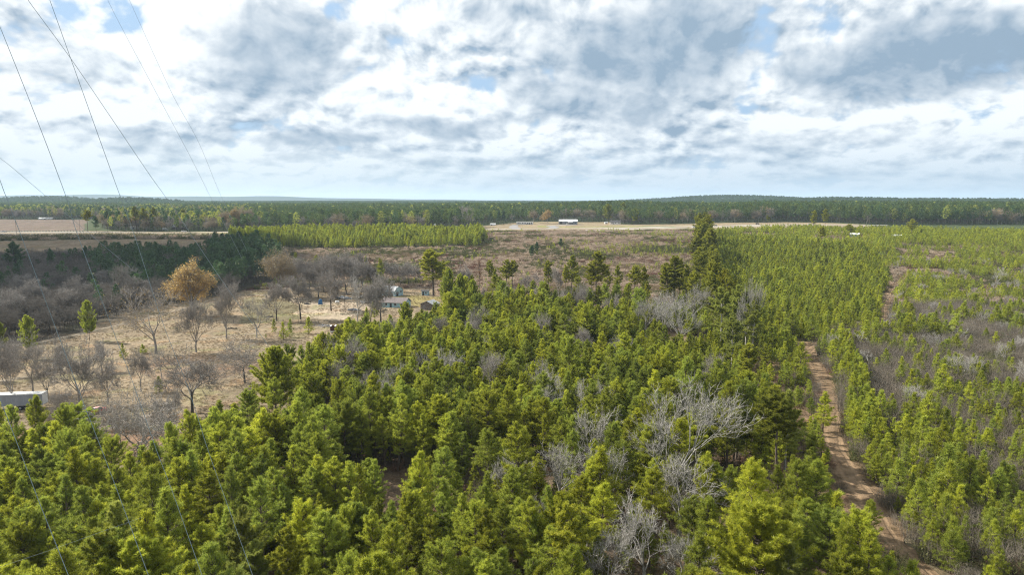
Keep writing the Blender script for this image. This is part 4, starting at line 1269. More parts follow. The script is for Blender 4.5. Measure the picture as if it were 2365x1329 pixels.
# --- pale leafless trees inside and beside the pine stand
SG = 'pale leafless trees in the pine stand'
for v, (k, vv, px, py, pt, wd, lb) in enumerate([
        ('palebare', 0, 1568, 1262, 1048, 1.05, 'largest crooked pale bare tree, in the sunny gap right of centre'),
        ('palebare', 1, 1560, 1175, 890, 0.9, 'tall many-stemmed pale bare tree behind the largest crooked one'),
        ('palebare', 2, 1417, 1212, 1032, 0.9, 'pale bare tree with dark lower stem left of the sunny gap'),
        ('palebare', 0, 1290, 1185, 1025, 0.95, 'pale bare tree with dense fine twigs, second from left of the group'),
        ('palebare', 2, 1362, 1120, 950, 0.95, 'pale bare tree with a strong bough to the right, behind the group'),
        ('palebare', 2, 1487, 1375, 1168, 0.95, 'pale bare tree with fan-shaped crown at the bottom edge'),
        ('palebare', 0, 1575, 1400, 1235, 1.1, 'pale bare tree with level boughs right of the fan-shaped one'),
        ('palebare', 1, 1400, 1400, 1245, 1.0, 'thin pale bare tree left of the fan-shaped one at the bottom'),
        ('palebare', 1, 1167, 1175, 1045, 0.85, 'small forked pale bare tree, leftmost of the group'),
        ('palebare', 1, 1230, 1250, 1150, 0.7, 'low thin bare tree beside a leaning stem'),
        ('greybare', 3, 806, 905, 783, 1.15, 'wide grey bare tree over the left part of the stand'),
        ('greybare', 0, 897, 812, 742, 1.1, 'round grey bare tree below the blue house'),
        ('greybare', 1, 1010, 800, 732, 1.0, 'grey bare tree left of the stand top'),
        ('greybare', 2, 1112, 808, 712, 0.9, 'grey bare tree rising from the back of the stand'),
        ('palebare', 2, 1440, 850, 782, 1.3, 'small round grey bare tree amid bright pines'),
        ('palebare', 1, 1568, 815, 690, 1.0, 'tall pale bare tree with clear stem at the back clearing'),
        ('palebare', 0, 1492, 790, 688, 1.0, 'pale bare tree left of the clear-stemmed one at the back clearing'),
        ('palebare', 2, 1530, 770, 672, 1.05, 'pale bare tree between the two at the back clearing'),
        ('palebare', 1, 1600, 760, 660, 1.0, 'pale bare tree right behind the clear-stemmed one'),
        ('greybare', 1, 1636, 950, 818, 0.75, 'V-shaped bare tree with dark stem beside the pine-straw path'),
        ('palebare', 0, 1260, 1000, 890, 0.8, 'grey bare tree poking from the dense stand'),
        ('palebare', 2, 1345, 1010, 880, 0.8, 'pale bare tree behind the crooked group'),
        ('greybare', 0, 1310, 800, 735, 0.9, 'small grey bare tree behind the bright pines'),
        ('palebare', 2, 1770, 1400, 1260, 0.8, 'pale twiggy bare tree low at the bottom right')]):
    tree(k, vv, px, py, pt, lb, BT, 'bare_tree', wd * 1.15, SG, clear=3.0)

for i in range(30):
    px = _tr.uniform(640, 1480); py = _tr.uniform(810, 1010)
    if px < 760 and py > 850: continue
    b = gp(px, py)
    lo = px < 1050
    place(['greybare', 'palebare'][i % 2], i, b, _tr.uniform(9.5, 13.5), _tr.uniform(0, 6.28), 'slim grey bare tree scattered in the middle canopy, ' + ('left half' if lo else 'right half'), BT, 'bare_tree', 'bare trees in the middle canopy, ' + ('left' if lo else 'right'), 0.95, (0, 0), 1.8)

# --- the near pine stand: the 300 that show largest are trees of their own, the rest one wood
TA = np.array(TREES)


def free(P, extra=0.0, trail=True):
    ok = np.ones(len(P), bool)
    for x, y, r in np.array(TREES):
        ok &= (P[:, 0] - x) ** 2 + (P[:, 1] - y) ** 2 > (r + extra) ** 2
    for x, y, r in GLADES:
        ok &= np.hypot(P[:, 0] - x, (P[:, 1] - y)) > r
    if trail:
        for ln, wdt in ((TRAIL, 3.4), (TRAIL2, 2.9)):
            ok &= seg_dist(P, ln) > wdt + extra * 0.5
    return ok


P = fill(Z_STAND, 4.0, 21, 17)
P = P[free(P)]
d = np.hypot(*P.T)
keep = rng.random(len(P)) < np.where(vnoise(P[:, 0], P[:, 1], 16) < 0.24, 0.25, 0.96)
P = P[keep]; d = d[keep]
# trees of the photo whose crowns would hide the singled-out bare trees are left out
for (px, py, rr) in [(1568, 1300, 5), (1500, 1340, 5), (1420, 1255, 4), (1290, 1225, 3.5), (1480, 1440, 4), (1640, 1200, 5), (1167, 1215, 3), (806, 945, 5), (638, 1040, 5), (1440, 880, 5), (1362, 1160, 3.5), (1568, 850, 8), (320, 1140, 7), (1740, 1560, 5), (1700, 1190, 7)]:
    g = gp(px, py)
    k = np.hypot(P[:, 0] - g.x, P[:, 1] - g.y) > rr
    P = P[k]; d = d[k]
o = np.argsort(d); P = P[o]; d = d[o]
hh = (9.2 + 4.2 * vnoise(P[:, 0], P[:, 1], 22) + rng.normal(0, 1.7, len(P)))
hh *= np.where(d > 190, 0.92, 1.0)
hh *= np.where((P[:, 0] / P[:, 1] < -0.10) & (P[:, 1] > 235), 0.62, 1.0)
edge = inside(P, Z_STAND)
n_ind = 300 - CNT['pine']
P3s = P3(P)
regions = [
    (lambda x, y: (x < -0.45 * y), 'yellow-green pine in the close stand at the lower left, under the cables', 'pines of the stand, lower left'),
    (lambda x, y: (x < -0.15 * y), 'bright green pine in the close stand left of the bottom centre', 'pines of the stand, left of centre'),
    (lambda x, y: (x < 0.12 * y), 'green pine in the close stand at the bottom centre', 'pines of the stand, bottom centre'),
    (lambda x, y: (x > -1e9), 'green pine in the close stand round the pale bare trees', 'pines of the stand, right of centre')]
for i in range(n_ind):
    x, y = P[i]
    for f, lb, gr in regions:
        if f(x, y): break
    tm = int(rng.integers(0, 6))
    kd = 'standpine' if rng.random() > 0.16 else ['broadpine', 'loosepine', 'tallpine'][int(rng.integers(0, 3))]
    place(kd, tm, P3s[i], float(hh[i] * (1.12 if kd != 'standpine' else 1.0)), float(rng.uniform(0, 6.28)), lb, PT, 'pine_tree', gr, float(rng.uniform(1.0, 1.5)))
rest = slice(n_ind, None)
R_st = P3s[rest]; h_st = hh[rest]
# more pines of the same kind in the mixed strip and the dark wood
Pm = fill(Z_MIX, 4.6, 23, 14); Pm = Pm[free(Pm, 0.5)]
Pm = Pm[(rng.random(len(Pm)) < 0.62)]
hm = rng.uniform(3.5, 8.0, len(Pm)) * np.where(Pm[:, 1] > 200, 1.1, 0.9)
idx = rng.integers(0, 6, len(R_st) + len(Pm))
allP = np.concatenate([R_st, P3(Pm)]); allh = np.concatenate([h_st, hm])
Hs = np.array([p[3] for p in P_['standpine']])[idx]
s = allh / Hs; wd = rng.uniform(1.0, 1.5, len(s))
scatter('pine_wood', L_stand, allP, np.stack([s * wd, s * wd, s], 1), idx, 'mass of mid-green pines making up the rest of the stand', 'pine wood')
P = fill(Z_STAND, 3.6, 27, 8)
P = P[free(P, -0.8)]; P = P[rng.random(len(P)) < 0.40 + 0.4 * (vnoise(P[:, 0], P[:, 1], 11) > 0.55)]
s = rng.uniform(0.45, 1.15, len(P))
scatter('pine_undergrowth', L_yp, P3(P), np.stack([s * 1.25, s * 1.25, s], 1), rng.integers(0, 4, len(P)), 'low young pines and saplings under the near stand', 'undergrowth')

# --- young pines
P = fill(Z_RIGHT, 2.7, 31, 7, ymax=330)
P = P[~inside(P, Z_YOUNG)]
dn = vnoise(P[:, 0], P[:, 1], 15) * 0.5 + vnoise(P[:, 0] + 40, P[:, 1], 5) * 0.5
trd = np.minimum(seg_dist(P, TRAIL), seg_dist(P, TRAIL2))
P = P[(free(P, 0.3) & (dn + 0.25 * (trd < 9) + 0.12 * (P[:, 1] < 165) > 0.47 + 0.10 * (P[:, 1] > 170)))]
Py = fill(Z_YOUNG, 2.75, 33, 7); Py = Py[free(Py, 0.2)]; Py = Py[vnoise(Py[:, 0], Py[:, 1], 7) + rng.normal(0, .1, len(Py)) > 0.18]
Py2 = fill(Z_MIX, 3.4, 34, 7); Py2 = Py2[free(Py2, 0.0)]; Py2 = Py2[vnoise(Py2[:, 0], Py2[:, 1], 9) > 0.42]
P = np.concatenate([P, Py, Py2])
d = np.hypot(*P.T); o = np.argsort(d); P = P[o]; d = d[o]
h = 3.0 + 3.2 * vnoise(P[:, 0], P[:, 1], 10) + rng.normal(0, 1.1, len(P)); h *= np.where(rng.random(len(P)) < 0.05, 1.6, 1.0); h = np.clip(h, 1.4, 9.5)
Pt = P3(P)
a_ = np.array([[*gp(*c).xy] for c in [(1905, 800), (1945, 850), (1965, 900), (1968, 960), (1975, 1010), (1990, 1045)]])
L_ = np.concatenate([[0], np.cumsum(np.linalg.norm(np.diff(a_, axis=0), axis=1))])
hp = []
for row in (0.0, 1.9, 3.6):
    for s in np.arange(0, L_[-1], 1.6):
        hp.append([np.interp(s, L_, a_[:, 0]) + row + rng.normal(0, .3), np.interp(s, L_, a_[:, 1]) + rng.normal(0, .4)])
hp = np.array(hp)
far_ = np.array([np.min(np.hypot(hp[:, 0] - x, hp[:, 1] - y)) for x, y in P])
P = P[far_ > 1.2]; h = h[far_ > 1.2]
P = np.concatenate([P, hp]); h = np.concatenate([h, rng.uniform(4.6, 6.6, len(hp))])
o = np.argsort(np.hypot(*P.T)); P = P[o]; h = h[o]
Pt = P3(P)
near_trail = np.minimum(seg_dist(P, TRAIL), seg_dist(P, TRAIL2)) < 7.5
for i in range(285):
    nt_ = near_trail[i]
    place('youngpine', int(rng.integers(0, 4)), Pt[i], float(h[i]), float(rng.uniform(0, 6.28)),
          'bushy bright green young pine at the edge of the dirt trail' if nt_ else 'bushy bright green young pine among grey brush at the lower right',
          'young pine', 'young_pine', 'young pines lining the trail' if nt_ else 'young pines at the lower right', float(rng.uniform(0.95, 1.35)))
rest = slice(285, None)
idx = rng.integers(0, 4, len(P) - 285)
s = h[rest] / np.array([p[3] for p in P_['youngpine']])[idx]; wd = rng.uniform(0.95, 1.35, len(s))
scatter('young_pine_thicket', L_yp, Pt[rest], np.stack([s * wd, s * wd, s], 1), idx, 'thicket of young bright green pines right of centre', 'young pines')

# far part of the young pines, the belt before the highway, seedlings in the clearcut
P = fill(Z_RIGHT, 3.1, 35, 7, ymin=330); P = P[~inside(P, Z_YOUNG)]
dn = vnoise(P[:, 0], P[:, 1], 24) * 0.6 + vnoise(P[:, 0] + 40, P[:, 1], 8) * 0.4
P = P[(dn > 0.47) & free(P, 0)]
Pb = fill(Z_BELT, 3.6, 36, 9)
Pc = fill(Z_CLEARCUT, 4.4, 37, 5)
kk = vnoise(Pc[:, 0], Pc[:, 1], 30) + 0.5 * gauss(Pc[:, 0], Pc[:, 1], *gp(1450, 575).xy, 60, 60) + 0.35 * gauss(Pc[:, 0], Pc[:, 1], *gp(1560, 560).xy, 40, 120)
Pc = Pc[(rng.random(len(Pc)) < np.clip((kk - 0.62) * 1.6, 0.02, 0.8)) & free(Pc)]
jb = np.stack([(vnoise(Pb[:, 0], Pb[:, 1], 13) - 0.5) * 14, (vnoise(Pb[:, 0] + 70, Pb[:, 1], 13) - 0.5) * 26], 1)
Pb = Pb[inside(Pb + jb, Z_BELT) & (vnoise(Pb[:, 0], Pb[:, 1], 9) > 0.22)]
s = rng.uniform(1.05, 1.75, len(Pb)) * (0.8 + 0.4 * vnoise(Pb[:, 0], Pb[:, 1], 30))
scatter('young_pine_row', L_yp, P3(Pb), np.stack([s * 1.15, s * 1.15, s], 1), rng.integers(0, 4, len(Pb)), 'bright green belt of half-grown pines in front of the highway', 'young pines')
allP = np.concatenate([P3(P), P3(Pc)])
sc_ = np.concatenate([rng.uniform(0.45, 1.0, len(P)), rng.uniform(0.22, 0.55, len(Pc))])
wd = np.concatenate([rng.uniform(1.0, 1.5, len(P)), rng.uniform(1.2, 1.8, len(Pc))])
scatter('young_pine_belt', L_young, allP, np.stack([sc_ * wd, sc_ * wd, sc_], 1), rng.integers(0, 3, len(allP)), 'far young pines at the right and seedlings on the cleared land', 'young pines')

# --- brush
def brushfield(name, coll, specs, label, cat, nvar):
    PP = []; SS = []
    for zone, step, seed, smin, smax, cond in specs:
        P = fill(zone, step, seed, 3)
        P = P[free(P, -1.2)]
        if cond is not None: P = P[cond(P)]
        PP.append(P3(P)); SS.append(rng.uniform(smin, smax, len(P)))
    PP = np.concatenate(PP); SS = np.concatenate(SS)
    scatter(name, coll, PP, SS, rng.integers(0, nvar, len(PP)), label, cat)


nz = lambda s, t, o=0: (lambda P: vnoise(P[:, 0] + o, P[:, 1], s) > t)
near_ = lambda ymax, f: (lambda P: (P[:, 1] < ymax) & f(P))
farr = lambda ymin, f: (lambda P: (P[:, 1] >= ymin) & f(P))
brushfield('grey_brush', B_grey, [(Z_RIGHT, 1.7, 41, 0.8, 1.8, near_(330, nz(11, 0.28))), (Z_MIX, 2.4, 42, 0.6, 1.3, nz(9, 0.45)), (Z_STAND, 3.4, 43, 0.5, 1.2, near_(330, nz(9, 0.4)))],
           'leafless grey brush between the young pines', 'brush', 3)
brushfield('tan_weeds', B_tan, [(Z_RIGHT, 2.0, 44, 0.8, 1.5, near_(330, nz(8, 0.45, 17))), (Z_MIX, 2.4, 45, 0.8, 1.4, nz(8, 0.45, 17))], 'dry tan weeds between the young pines', 'weeds', 2)
brushfield('rusty_brush', B_red, [(Z_RIGHT, 2.8, 46, 0.8, 1.6, near_(330, nz(10, 0.60, 50))), (Z_MIX, 4.0, 47, 0.7, 1.2, nz(10, 0.6, 50)), (Z_STAND, 6.0, 48, 0.6, 1.2, near_(330, nz(10, 0.6, 50)))], 'rusty brown brush patches', 'brush', 2)
brushfield('olive_brush', B_olive, [(Z_RIGHT, 2.2, 49, 0.8, 1.9, near_(330, nz(10, 0.45, 80))), (Z_MIX, 3.6, 50, 0.8, 1.3, nz(10, 0.5, 80)), (Z_STAND, 4.0, 58, 0.5, 1.2, near_(330, nz(10, 0.45, 80)))], 'olive green undergrowth', 'undergrowth', 2)

brushfield('dry_grass', B_tan, [(Z_FIELD, 1.5, 62, 0.22, 0.5, nz(6, 0.42))], 'tufts of dry grass over the tan field', 'grass', 2)
Pv = grid(60, 190, 80, 330, 0.85, 91)
dv = np.minimum(seg_dist(Pv, TRAIL), seg_dist(Pv, TRAIL2))
kv = (dv > 2.3 - 0.9 * vnoise(Pv[:, 0], Pv[:, 1], 4)) & (dv < 4.6) & (rng.random(len(Pv)) < 0.55)
kv |= (dv < 0.5) & (rng.random(len(Pv)) < 0.20) & (vnoise(Pv[:, 0], Pv[:, 1], 7) > 0.5)
Pv = Pv[kv]
scatter('verge_weeds', B_tan, P3(Pv), rng.uniform(0.25, 0.65, len(Pv)), rng.integers(0, 2, len(Pv)), 'dry weeds creeping in from both verges of the dirt trail', 'weeds')
# far brush with colour by patches
specs = [(Z_CLEARCUT, 1.75, 51, 0.6, 1.2, 1), (Z_RIGHT, 2.6, 52, 0.7, 1.5, 0), (Z_HEDGE, 3.2, 53, 1.2, 2.2, 2), (Z_YOUNG, 6.0, 55, 0.7, 1.2, 0)]
PP = []; SS = []; II = []
for zone, step, seed, smin, smax, md in specs:
    P = fill(zone, step, seed, 3, ymin=(330 if md == 0 else None))
    P = P[free(P, -1.5)]
    if md == 1: P = P[rng.random(len(P)) < 0.25 + 0.75 * vnoise(P[:, 0] + 7, P[:, 1], 20)]
    n = len(P)
    q = vnoise(P[:, 0], P[:, 1], 28) + rng.normal(0, 0.18, n)
    q2 = vnoise(P[:, 0] + 200, P[:, 1], 22) + rng.normal(0, 0.18, n)
    ii = np.where(q > 0.88, 3, np.where(q2 > 0.68, 4, np.where(q < 0.35, 2, np.where(rng.random(n) < 0.5, 0, 1))))
    if md == 2: ii = np.where(rng.random(n) < 0.6, 4, 0)
    PP.append(P3(P)); SS.append(rng.uniform(smin, smax, n)); II.append(ii)
scatter('cleared_land_brush', B_far, np.concatenate(PP), np.concatenate(SS), np.concatenate(II), 'low grey, tan and rusty brush on the cleared land and hedge strip', 'brush')

# scattered bare saplings on the right and dead snags
P = fill(Z_RIGHT, 17, 61, 9, ymax=520)
P = P[free(P, 1.0)]; P = P[rng.random(len(P)) < 0.62]
P = P[np.argsort(np.hypot(*P.T))][:70]
for i, q in enumerate(P3(P)):
    near = q[1] < 190
    place('snag' if i % 3 == 0 else 'palebare', i, q, float(rng.uniform(5, 8.5)), float(rng.uniform(0, 6.28)),
          ('small pale bare tree among the nearer young pines on the right' if near else 'small pale bare tree dotted in the farther brush on the right'), BT, 'bare_tree',
          'small bare trees on the right, near' if near else 'small bare trees on the right, far', 1.1, (0, 0), 1.0)

# --- the dark wood on the left: grey leafless trees and dark pines
P = fill(Z_DARKWOOD, 5.4, 71, 18); P = P[free(P, 0.5)]
pk = inside(P, poly([(205, 600), (225, 640), (260, 690), (300, 700), (420, 690), (500, 680), (600, 665), (650, 640), (650, 590), (560, 585), (480, 598), (300, 603)]))
pk2 = inside(P, poly([(470, 598), (500, 660), (600, 660), (650, 640), (640, 590), (560, 585)]))
r = rng.random(len(P))
isp = pk2 | (pk & (r < 0.72)) | (r < 0.09)
Pd = P[isp]; Pg = P[~isp]
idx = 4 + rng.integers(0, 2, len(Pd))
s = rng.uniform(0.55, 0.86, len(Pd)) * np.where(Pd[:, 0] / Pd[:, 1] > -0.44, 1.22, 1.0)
far_pts = [P3(Pd)]; far_s = [np.stack([s * 1.0, s * 1.0, s], 1)]; far_i = [idx]
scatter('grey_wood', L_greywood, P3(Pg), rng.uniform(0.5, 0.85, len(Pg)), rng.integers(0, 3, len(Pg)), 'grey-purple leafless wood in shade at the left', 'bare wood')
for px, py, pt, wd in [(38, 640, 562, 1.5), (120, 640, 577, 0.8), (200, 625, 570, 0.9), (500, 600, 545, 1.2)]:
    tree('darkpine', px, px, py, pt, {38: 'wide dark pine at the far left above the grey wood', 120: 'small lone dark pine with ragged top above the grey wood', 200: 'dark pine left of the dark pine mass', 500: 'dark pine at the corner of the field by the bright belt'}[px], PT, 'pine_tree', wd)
tree('greybare', 1, 275, 720, 615, 'tall pale grey bare tree standing out of the dark wood', BT, 'bare_tree', 0.8)
tree('greybare', 0, 490, 590, 541, 'round purple-grey bare tree at the corner of the far field', BT, 'bare_tree', 0.9)
for px, py, pt, wd, lb in [(1228, 600, 568, 1.3, 'dark evergreen bush, left of two, on the cleared land'), (1240, 588, 560, 1.2, 'dark evergreen bush, right of two, on the cleared land'), (1295, 576, 553, 1.4, 'olive evergreen bush behind the dark ones on the cleared land')]:
    tree('darkpine', px, px, py, pt, lb, 'evergreen bush', 'evergreen_bush', wd)

# --- woods beyond the highway
def hwy_y(x):
    a = np.array(H2); o = np.argsort(a[:, 0]); a = a[o]
    return np.interp(x, a[:, 0], a[:, 1])


P = grid(-1400, 1400, 620, 1650, 7.2, 81)
P = P[np.abs(P[:, 0]) < 0.86 * P[:, 1]]
Jt = P + np.stack([(vnoise(P[:, 0], P[:, 1], 20) - 0.5) * 16, (vnoise(P[:, 0] + 50, P[:, 1], 20) - 0.5) * 16], 1)
ok = ~((P[:, 0] < -0.60 * P[:, 1]) & (P[:, 1] < gp(100, 507.5).y)) & (P[:, 1] > hwy_y(P[:, 0]) + 12) & ~inside(Jt, Z_ROADSIDE) & ~inside(P, Z_PLOW) & ~inside(P, Z_PLOW2) & ~inside(P, Z_RIGHT)
P = P[ok]
x, y = P.T
q = vnoise(x, y, 90) * 0.6 + vnoise(x + 300, y, 25) * 0.4
u = x / y
r = rng.random(len(P))
leftw = sstep((-0.32 - u) / 0.12)
bare_p = 0.06 + 0.34 * leftw + 0.22 * (q > 0.62)
dark_p = 0.12 + 0.32 * leftw + 0.10 * (y < hwy_y(x) + 60)
typ = np.where(r < bare_p, 2, np.where(r < bare_p + dark_p, 1, 0))
PT_ = P3(P)
s = rng.uniform(0.72, 1.12, len(P)) * (1 + 0.22 * sstep((u - 0.28) / 0.1) - 0.08 * leftw) * (0.85 + 0.3 * q)
m = typ < 2
far_pts.append(PT_[m]); w_ = rng.uniform(0.85, 1.15, m.sum()); far_s.append(np.stack([s[m] * w_, s[m] * w_, s[m]], 1))
ii = rng.integers(0, 4, m.sum()); ii = np.where(typ[m] == 1, rng.integers(4, 7, m.sum()), ii); far_i.append(ii)
mb = typ == 2
aut = mb & (rng.random(len(P)) < 0.40)
scatter('bare_wood', L_bare, PT_[mb & ~aut], s[mb & ~aut] * 0.95, rng.integers(0, 3, (mb & ~aut).sum()), 'leafless grey trees mixed into the far woods', 'bare trees')
scatter('autumn_wood', L_autumn, PT_[aut], s[aut], rng.integers(0, 3, aut.sum()), 'tan and orange trees mixed into the far woods', 'autumn trees')

# beyond 1650 m: fewer and larger crowns, set on the hills
P = grid(-3800, 3800, 1650, 4300, 17, 83)
P = P[np.abs(P[:, 0]) < 0.84 * P[:, 1]]
z = tz(*P.T); z2 = tz(P[:, 0], P[:, 1] - 140)
P = P[(z - z2 > -2.0)]
far_pts.append(P3(P)); s = rng.uniform(0.75, 1.1, len(P)); far_s.append(np.stack([s * 1.9, s * 1.9, s], 1))
far_i.append(np.where((rng.random(len(P)) < 0.35) | (P[:, 1] > 2250), 4, 0) + rng.integers(0, 2, len(P)))
scatter('far_wood', L_pine, np.concatenate(far_pts), np.concatenate(far_s), np.concatenate(far_i), 'dense pine woods beyond the highway and on the far hills', 'woods')
print('counts pine', CNT, 'trees', len(TREES))

# ------------------------------------------------------------------ built things
class MB:
    """collects boxes, prisms and cylinders into one mesh"""
    def __init__(s): s.V = []; s.F = []

    def add(s, V, Fc):
        n = len(s.V); s.V += [tuple(v) for v in V]; s.F += [tuple(i + n for i in f) for f in Fc]; return s

    def box(s, x0, x1, y0, y1, z0, z1):
        return s.add([(x0, y0, z0), (x1, y0, z0), (x1, y1, z0), (x0, y1, z0), (x0, y0, z1), (x1, y0, z1), (x1, y1, z1), (x0, y1, z1)],
                     [(0, 3, 2, 1), (4, 5, 6, 7), (0, 1, 5, 4), (1, 2, 6, 5), (2, 3, 7, 6), (3, 0, 4, 7)])

    def prism(s, prof, y0, y1, taper=None):
        """profile of (x, z) pushed along y; taper narrows points by height"""
        n = len(prof)
        f = taper or (lambda x, z: 0.0)
        V = [(x, y0 + f(x, z), z) for x, z in prof] + [(x, y1 - f(x, z), z) for x, z in prof]
        return s.add(V, [tuple(range(n)), tuple(range(2 * n - 1, n - 1, -1))] + [(i, i + n, (i + 1) % n + n, (i + 1) % n) for i in range(n)])

    def cyl(s, p, q, r, k=12, r2=None):
        p = np.array(p, float); q = np.array(q, float); r2 = r if r2 is None else r2
        V, Q = frusta([p], [q], [r], [r2], k)
        n = len(s.V); s.add(V, [tuple(f) for f in Q])
        s.F.append(tuple(range(n + k - 1, n - 1, -1))); s.F.append(tuple(range(n + k, n + 2 * k)))
        return s

    def build(s, name, m, parent=None, bevel=0.0, loc=None):
        me = bpy.data.meshes.new(name)
        me.from_pydata(s.V, [], s.F)
        me.materials.append(m); me.update()
        o = link(name, me, parent, loc)
        if bevel:
            b = o.modifiers.new('bevel', 'BEVEL'); b.width = bevel; b.segments = 2; b.limit_method = 'ANGLE'
        return o


def gable_house(name, loc, rz, L, W, Hw, Hr, wall, roof, label, cat, wins=(), doors=(), over=0.4, chimney=False, rt=0.14, gambrel=False):
    """ridge along local x; the long front faces local -y; loc is the middle of the footprint"""
    e = empty(name, loc, rz, label, cat)
    hx, hy = L / 2, W / 2
    if gambrel:
        prof = [(-hy, -0.3), (hy, -0.3), (hy, Hw), (hy * 0.62, Hw + Hr * 0.68), (0, Hw + Hr), (-hy * 0.62, Hw + Hr * 0.68), (-hy, Hw)]
        edges = [(-hy, Hw), (-hy * 0.62, Hw + Hr * 0.68), (0, Hw + Hr), (hy * 0.62, Hw + Hr * 0.68), (hy, Hw)]
    else:
        prof = [(-hy, -0.3), (hy, -0.3), (hy, Hw), (0, Hw + Hr), (-hy, Hw)]
        edges = [(-hy - over, Hw - over * Hr / hy), (0, Hw + Hr), (hy + over, Hw - over * Hr / hy)]
    n = len(prof)
    V = [(-hx, y, z) for y, z in prof] + [(hx, y, z) for y, z in prof]
    m = MB(); m.add(V, [tuple(range(n))[::-1], tuple(range(n, 2 * n))] + [(i, (i + 1) % n, (i + 1) % n + n, i + n) for i in range(n)])
    m.build('wall', wall, e)
    top = [(y, z + rt + 0.02) for y, z in edges]; bot = [(y, z + 0.02) for y, z in edges]
    rp = top + bot[::-1]; n = len(rp)
    V = [(-hx - over, y, z) for y, z in rp] + [(hx + over, y, z) for y, z in rp]
    k = len(edges)
    Fc = [(i, i + n, (i + 1) % n + n, (i + 1) % n) for i in range(n)]
    for i in range(k - 1):
        a, b = i, i + 1; c, d = n - 1 - (i + 1), n - 1 - i
        Fc += [(a, b, c, d), (d + n, c + n, b + n, a + n)]
    m = MB(); m.add(V, Fc); ro = m.build('roof', roof, e)
    if chimney:
        MB().box(-0.3 + L * 0.2, 0.3 + L * 0.2, -0.3, 0.3, Hw + Hr * 0.5, Hw + Hr + 0.8).build('chimney', M['brick'], ro)
    for side, u, z, ww, wh in wins:
        fr = MB(); gl = MB()
        if side == 'f': fr.box(u - ww / 2 - .09, u + ww / 2 + .09, -hy - .05, -hy + .02, z - .09, z + wh + .09); gl.box(u - ww / 2, u + ww / 2, -hy - .08, -hy - .04, z, z + wh)
        if side == 'r': fr.box(hx - .02, hx + .05, u - ww / 2 - .09, u + ww / 2 + .09, z - .09, z + wh + .09); gl.box(hx + .04, hx + .08, u - ww / 2, u + ww / 2, z, z + wh)
        if side == 'l': fr.box(-hx - .05, -hx + .02, u - ww / 2 - .09, u + ww / 2 + .09, z - .09, z + wh + .09); gl.box(-hx - .08, -hx - .04, u - ww / 2, u + ww / 2, z, z + wh)
        f = fr.build('window', M['trim'], e); gl.build('pane', M['glass'], f)
    for side, u, ww, wh, dm in doors:
        d = MB()
        if side == 'f': d.box(u - ww / 2, u + ww / 2, -hy - .06, -hy + .02, 0, wh)
        if side == 'r': d.box(hx - .02, hx + .06, u - ww / 2, u + ww / 2, 0, wh)
        d.build('door', dm, e)
    return e


# the homestead
b = gp(910, 711)
gable_house('house', (b.x + 0.4, b.y + 3.4, b.z), math.radians(-14), 12.6, 7.2, 2.5, 1.9, M['bluewall'], M['shingle'], 'pale blue one-storey house with brown-grey shingle roof in the yard, nearest to us', 'house',
            [('f', -3.6, 0.95, 1.1, 1.1), ('f', 1.2, 0.95, 1.1, 1.1), ('f', 4.4, 0.95, 0.9, 1.0), ('r', 0.4, 1.0, 1.0, 1.3)], [('f', -1.2, 1.0, 2.05, M['dark']), ('r', -1.9, 0.95, 2.0, M['dark'])])
b = gp(893, 684)
gable_house('barn', (b.x, b.y + 4.5, b.z), math.radians(-32), 15.5, 7.0, 2.7, 2.3, M['barnwall'], M['greyroof'], 'pale blue barn with kinked grey metal roof behind the blue house', 'barn',
            [('r', 1.6, 1.6, 1.2, 1.4)], [('r', -1.2, 1.7, 2.4, M['dark']), ('f', 4.6, 3.0, 2.4, M['dark'])], over=0.25, gambrel=True)
b = gp(982, 683)
e = gable_house('shed', (b.x, b.y + 1.4, b.z), math.radians(-8), 3.6, 2.8, 2.4, 0.5, M['barnwall'], M['darkroof'], 'small dark-roofed blue-grey shed under the tall open-crowned pine', 'shed', [('f', 0.6, 1.0, 0.9, 0.8)], [('f', -0.9, 0.9, 2.0, M['dark'])])
b = gp(990, 717)
e = gable_house('shed', (b.x + 0.3, b.y + 3.2, b.z), math.radians(68), 6.2, 7.0, 2.7, 1.5, M['wood'], M['greyroof'], 'weathered brown board shed with low gable beside the round pine', 'shed', [('l', 1.5, 1.0, 0.8, 0.8)], [], chimney=False)
b = gp(740, 703)
e = empty('tarp_cover', (b.x, b.y, b.z), 0.2, 'bright blue tarpaulin cover standing in the sandy yard', 'tarpaulin')
MB().prism([(-1.0, 0), (1.0, 0), (0.95, 1.9), (0.35, 2.5), (-0.3, 2.45), (-0.92, 1.8)], -0.8, 0.8).build('cover', M['tarp'], e, 0.12)
MB().box(-1.12, 1.12, -0.9, -0.84, 0.0, 0.35).build('flap', M['tarp'], e)
b = gp(779, 702)
e = empty('gas_tank', (b.x, b.y, b.z), 0.3, 'white rounded gas tank in the middle of the yard', 'tank')
m = MB(); m.cyl((-0.75, 0, 0.95), (0.75, 0, 0.95), 0.62, 14); m.cyl((-1.05, 0, 0.95), (-0.75, 0, 0.95), 0.3, 14, 0.62); m.cyl((0.75, 0, 0.95), (1.05, 0, 0.95), 0.62, 14, 0.3)
m.build('tank', M['white'], e)
MB().cyl((0, 0, 1.55), (0, 0, 1.75), 0.15).build('valve_cap', M['steel'], e)
for x in (-0.6, 0.6): MB().box(x - .1, x + .1, -.45, .45, 0, .4).build('leg', M['steel'], e)
b = gp(770, 768)
e = empty('box_trailer', (b.x, b.y, b.z), 0.12, 'small rusty open-backed box trailer in the grass below the scrap pile', 'trailer')
MB().box(-1.1, -0.98, -1.4, 1.4, 0.5, 2.6).box(0.98, 1.1, -1.4, 1.4, 0.5, 2.6).box(-0.98, 0.98, 1.3, 1.4, 0.5, 2.6).box(-0.98, .98, -1.4, 1.3, 0.45, 0.55).build('body', M['rust'], e)
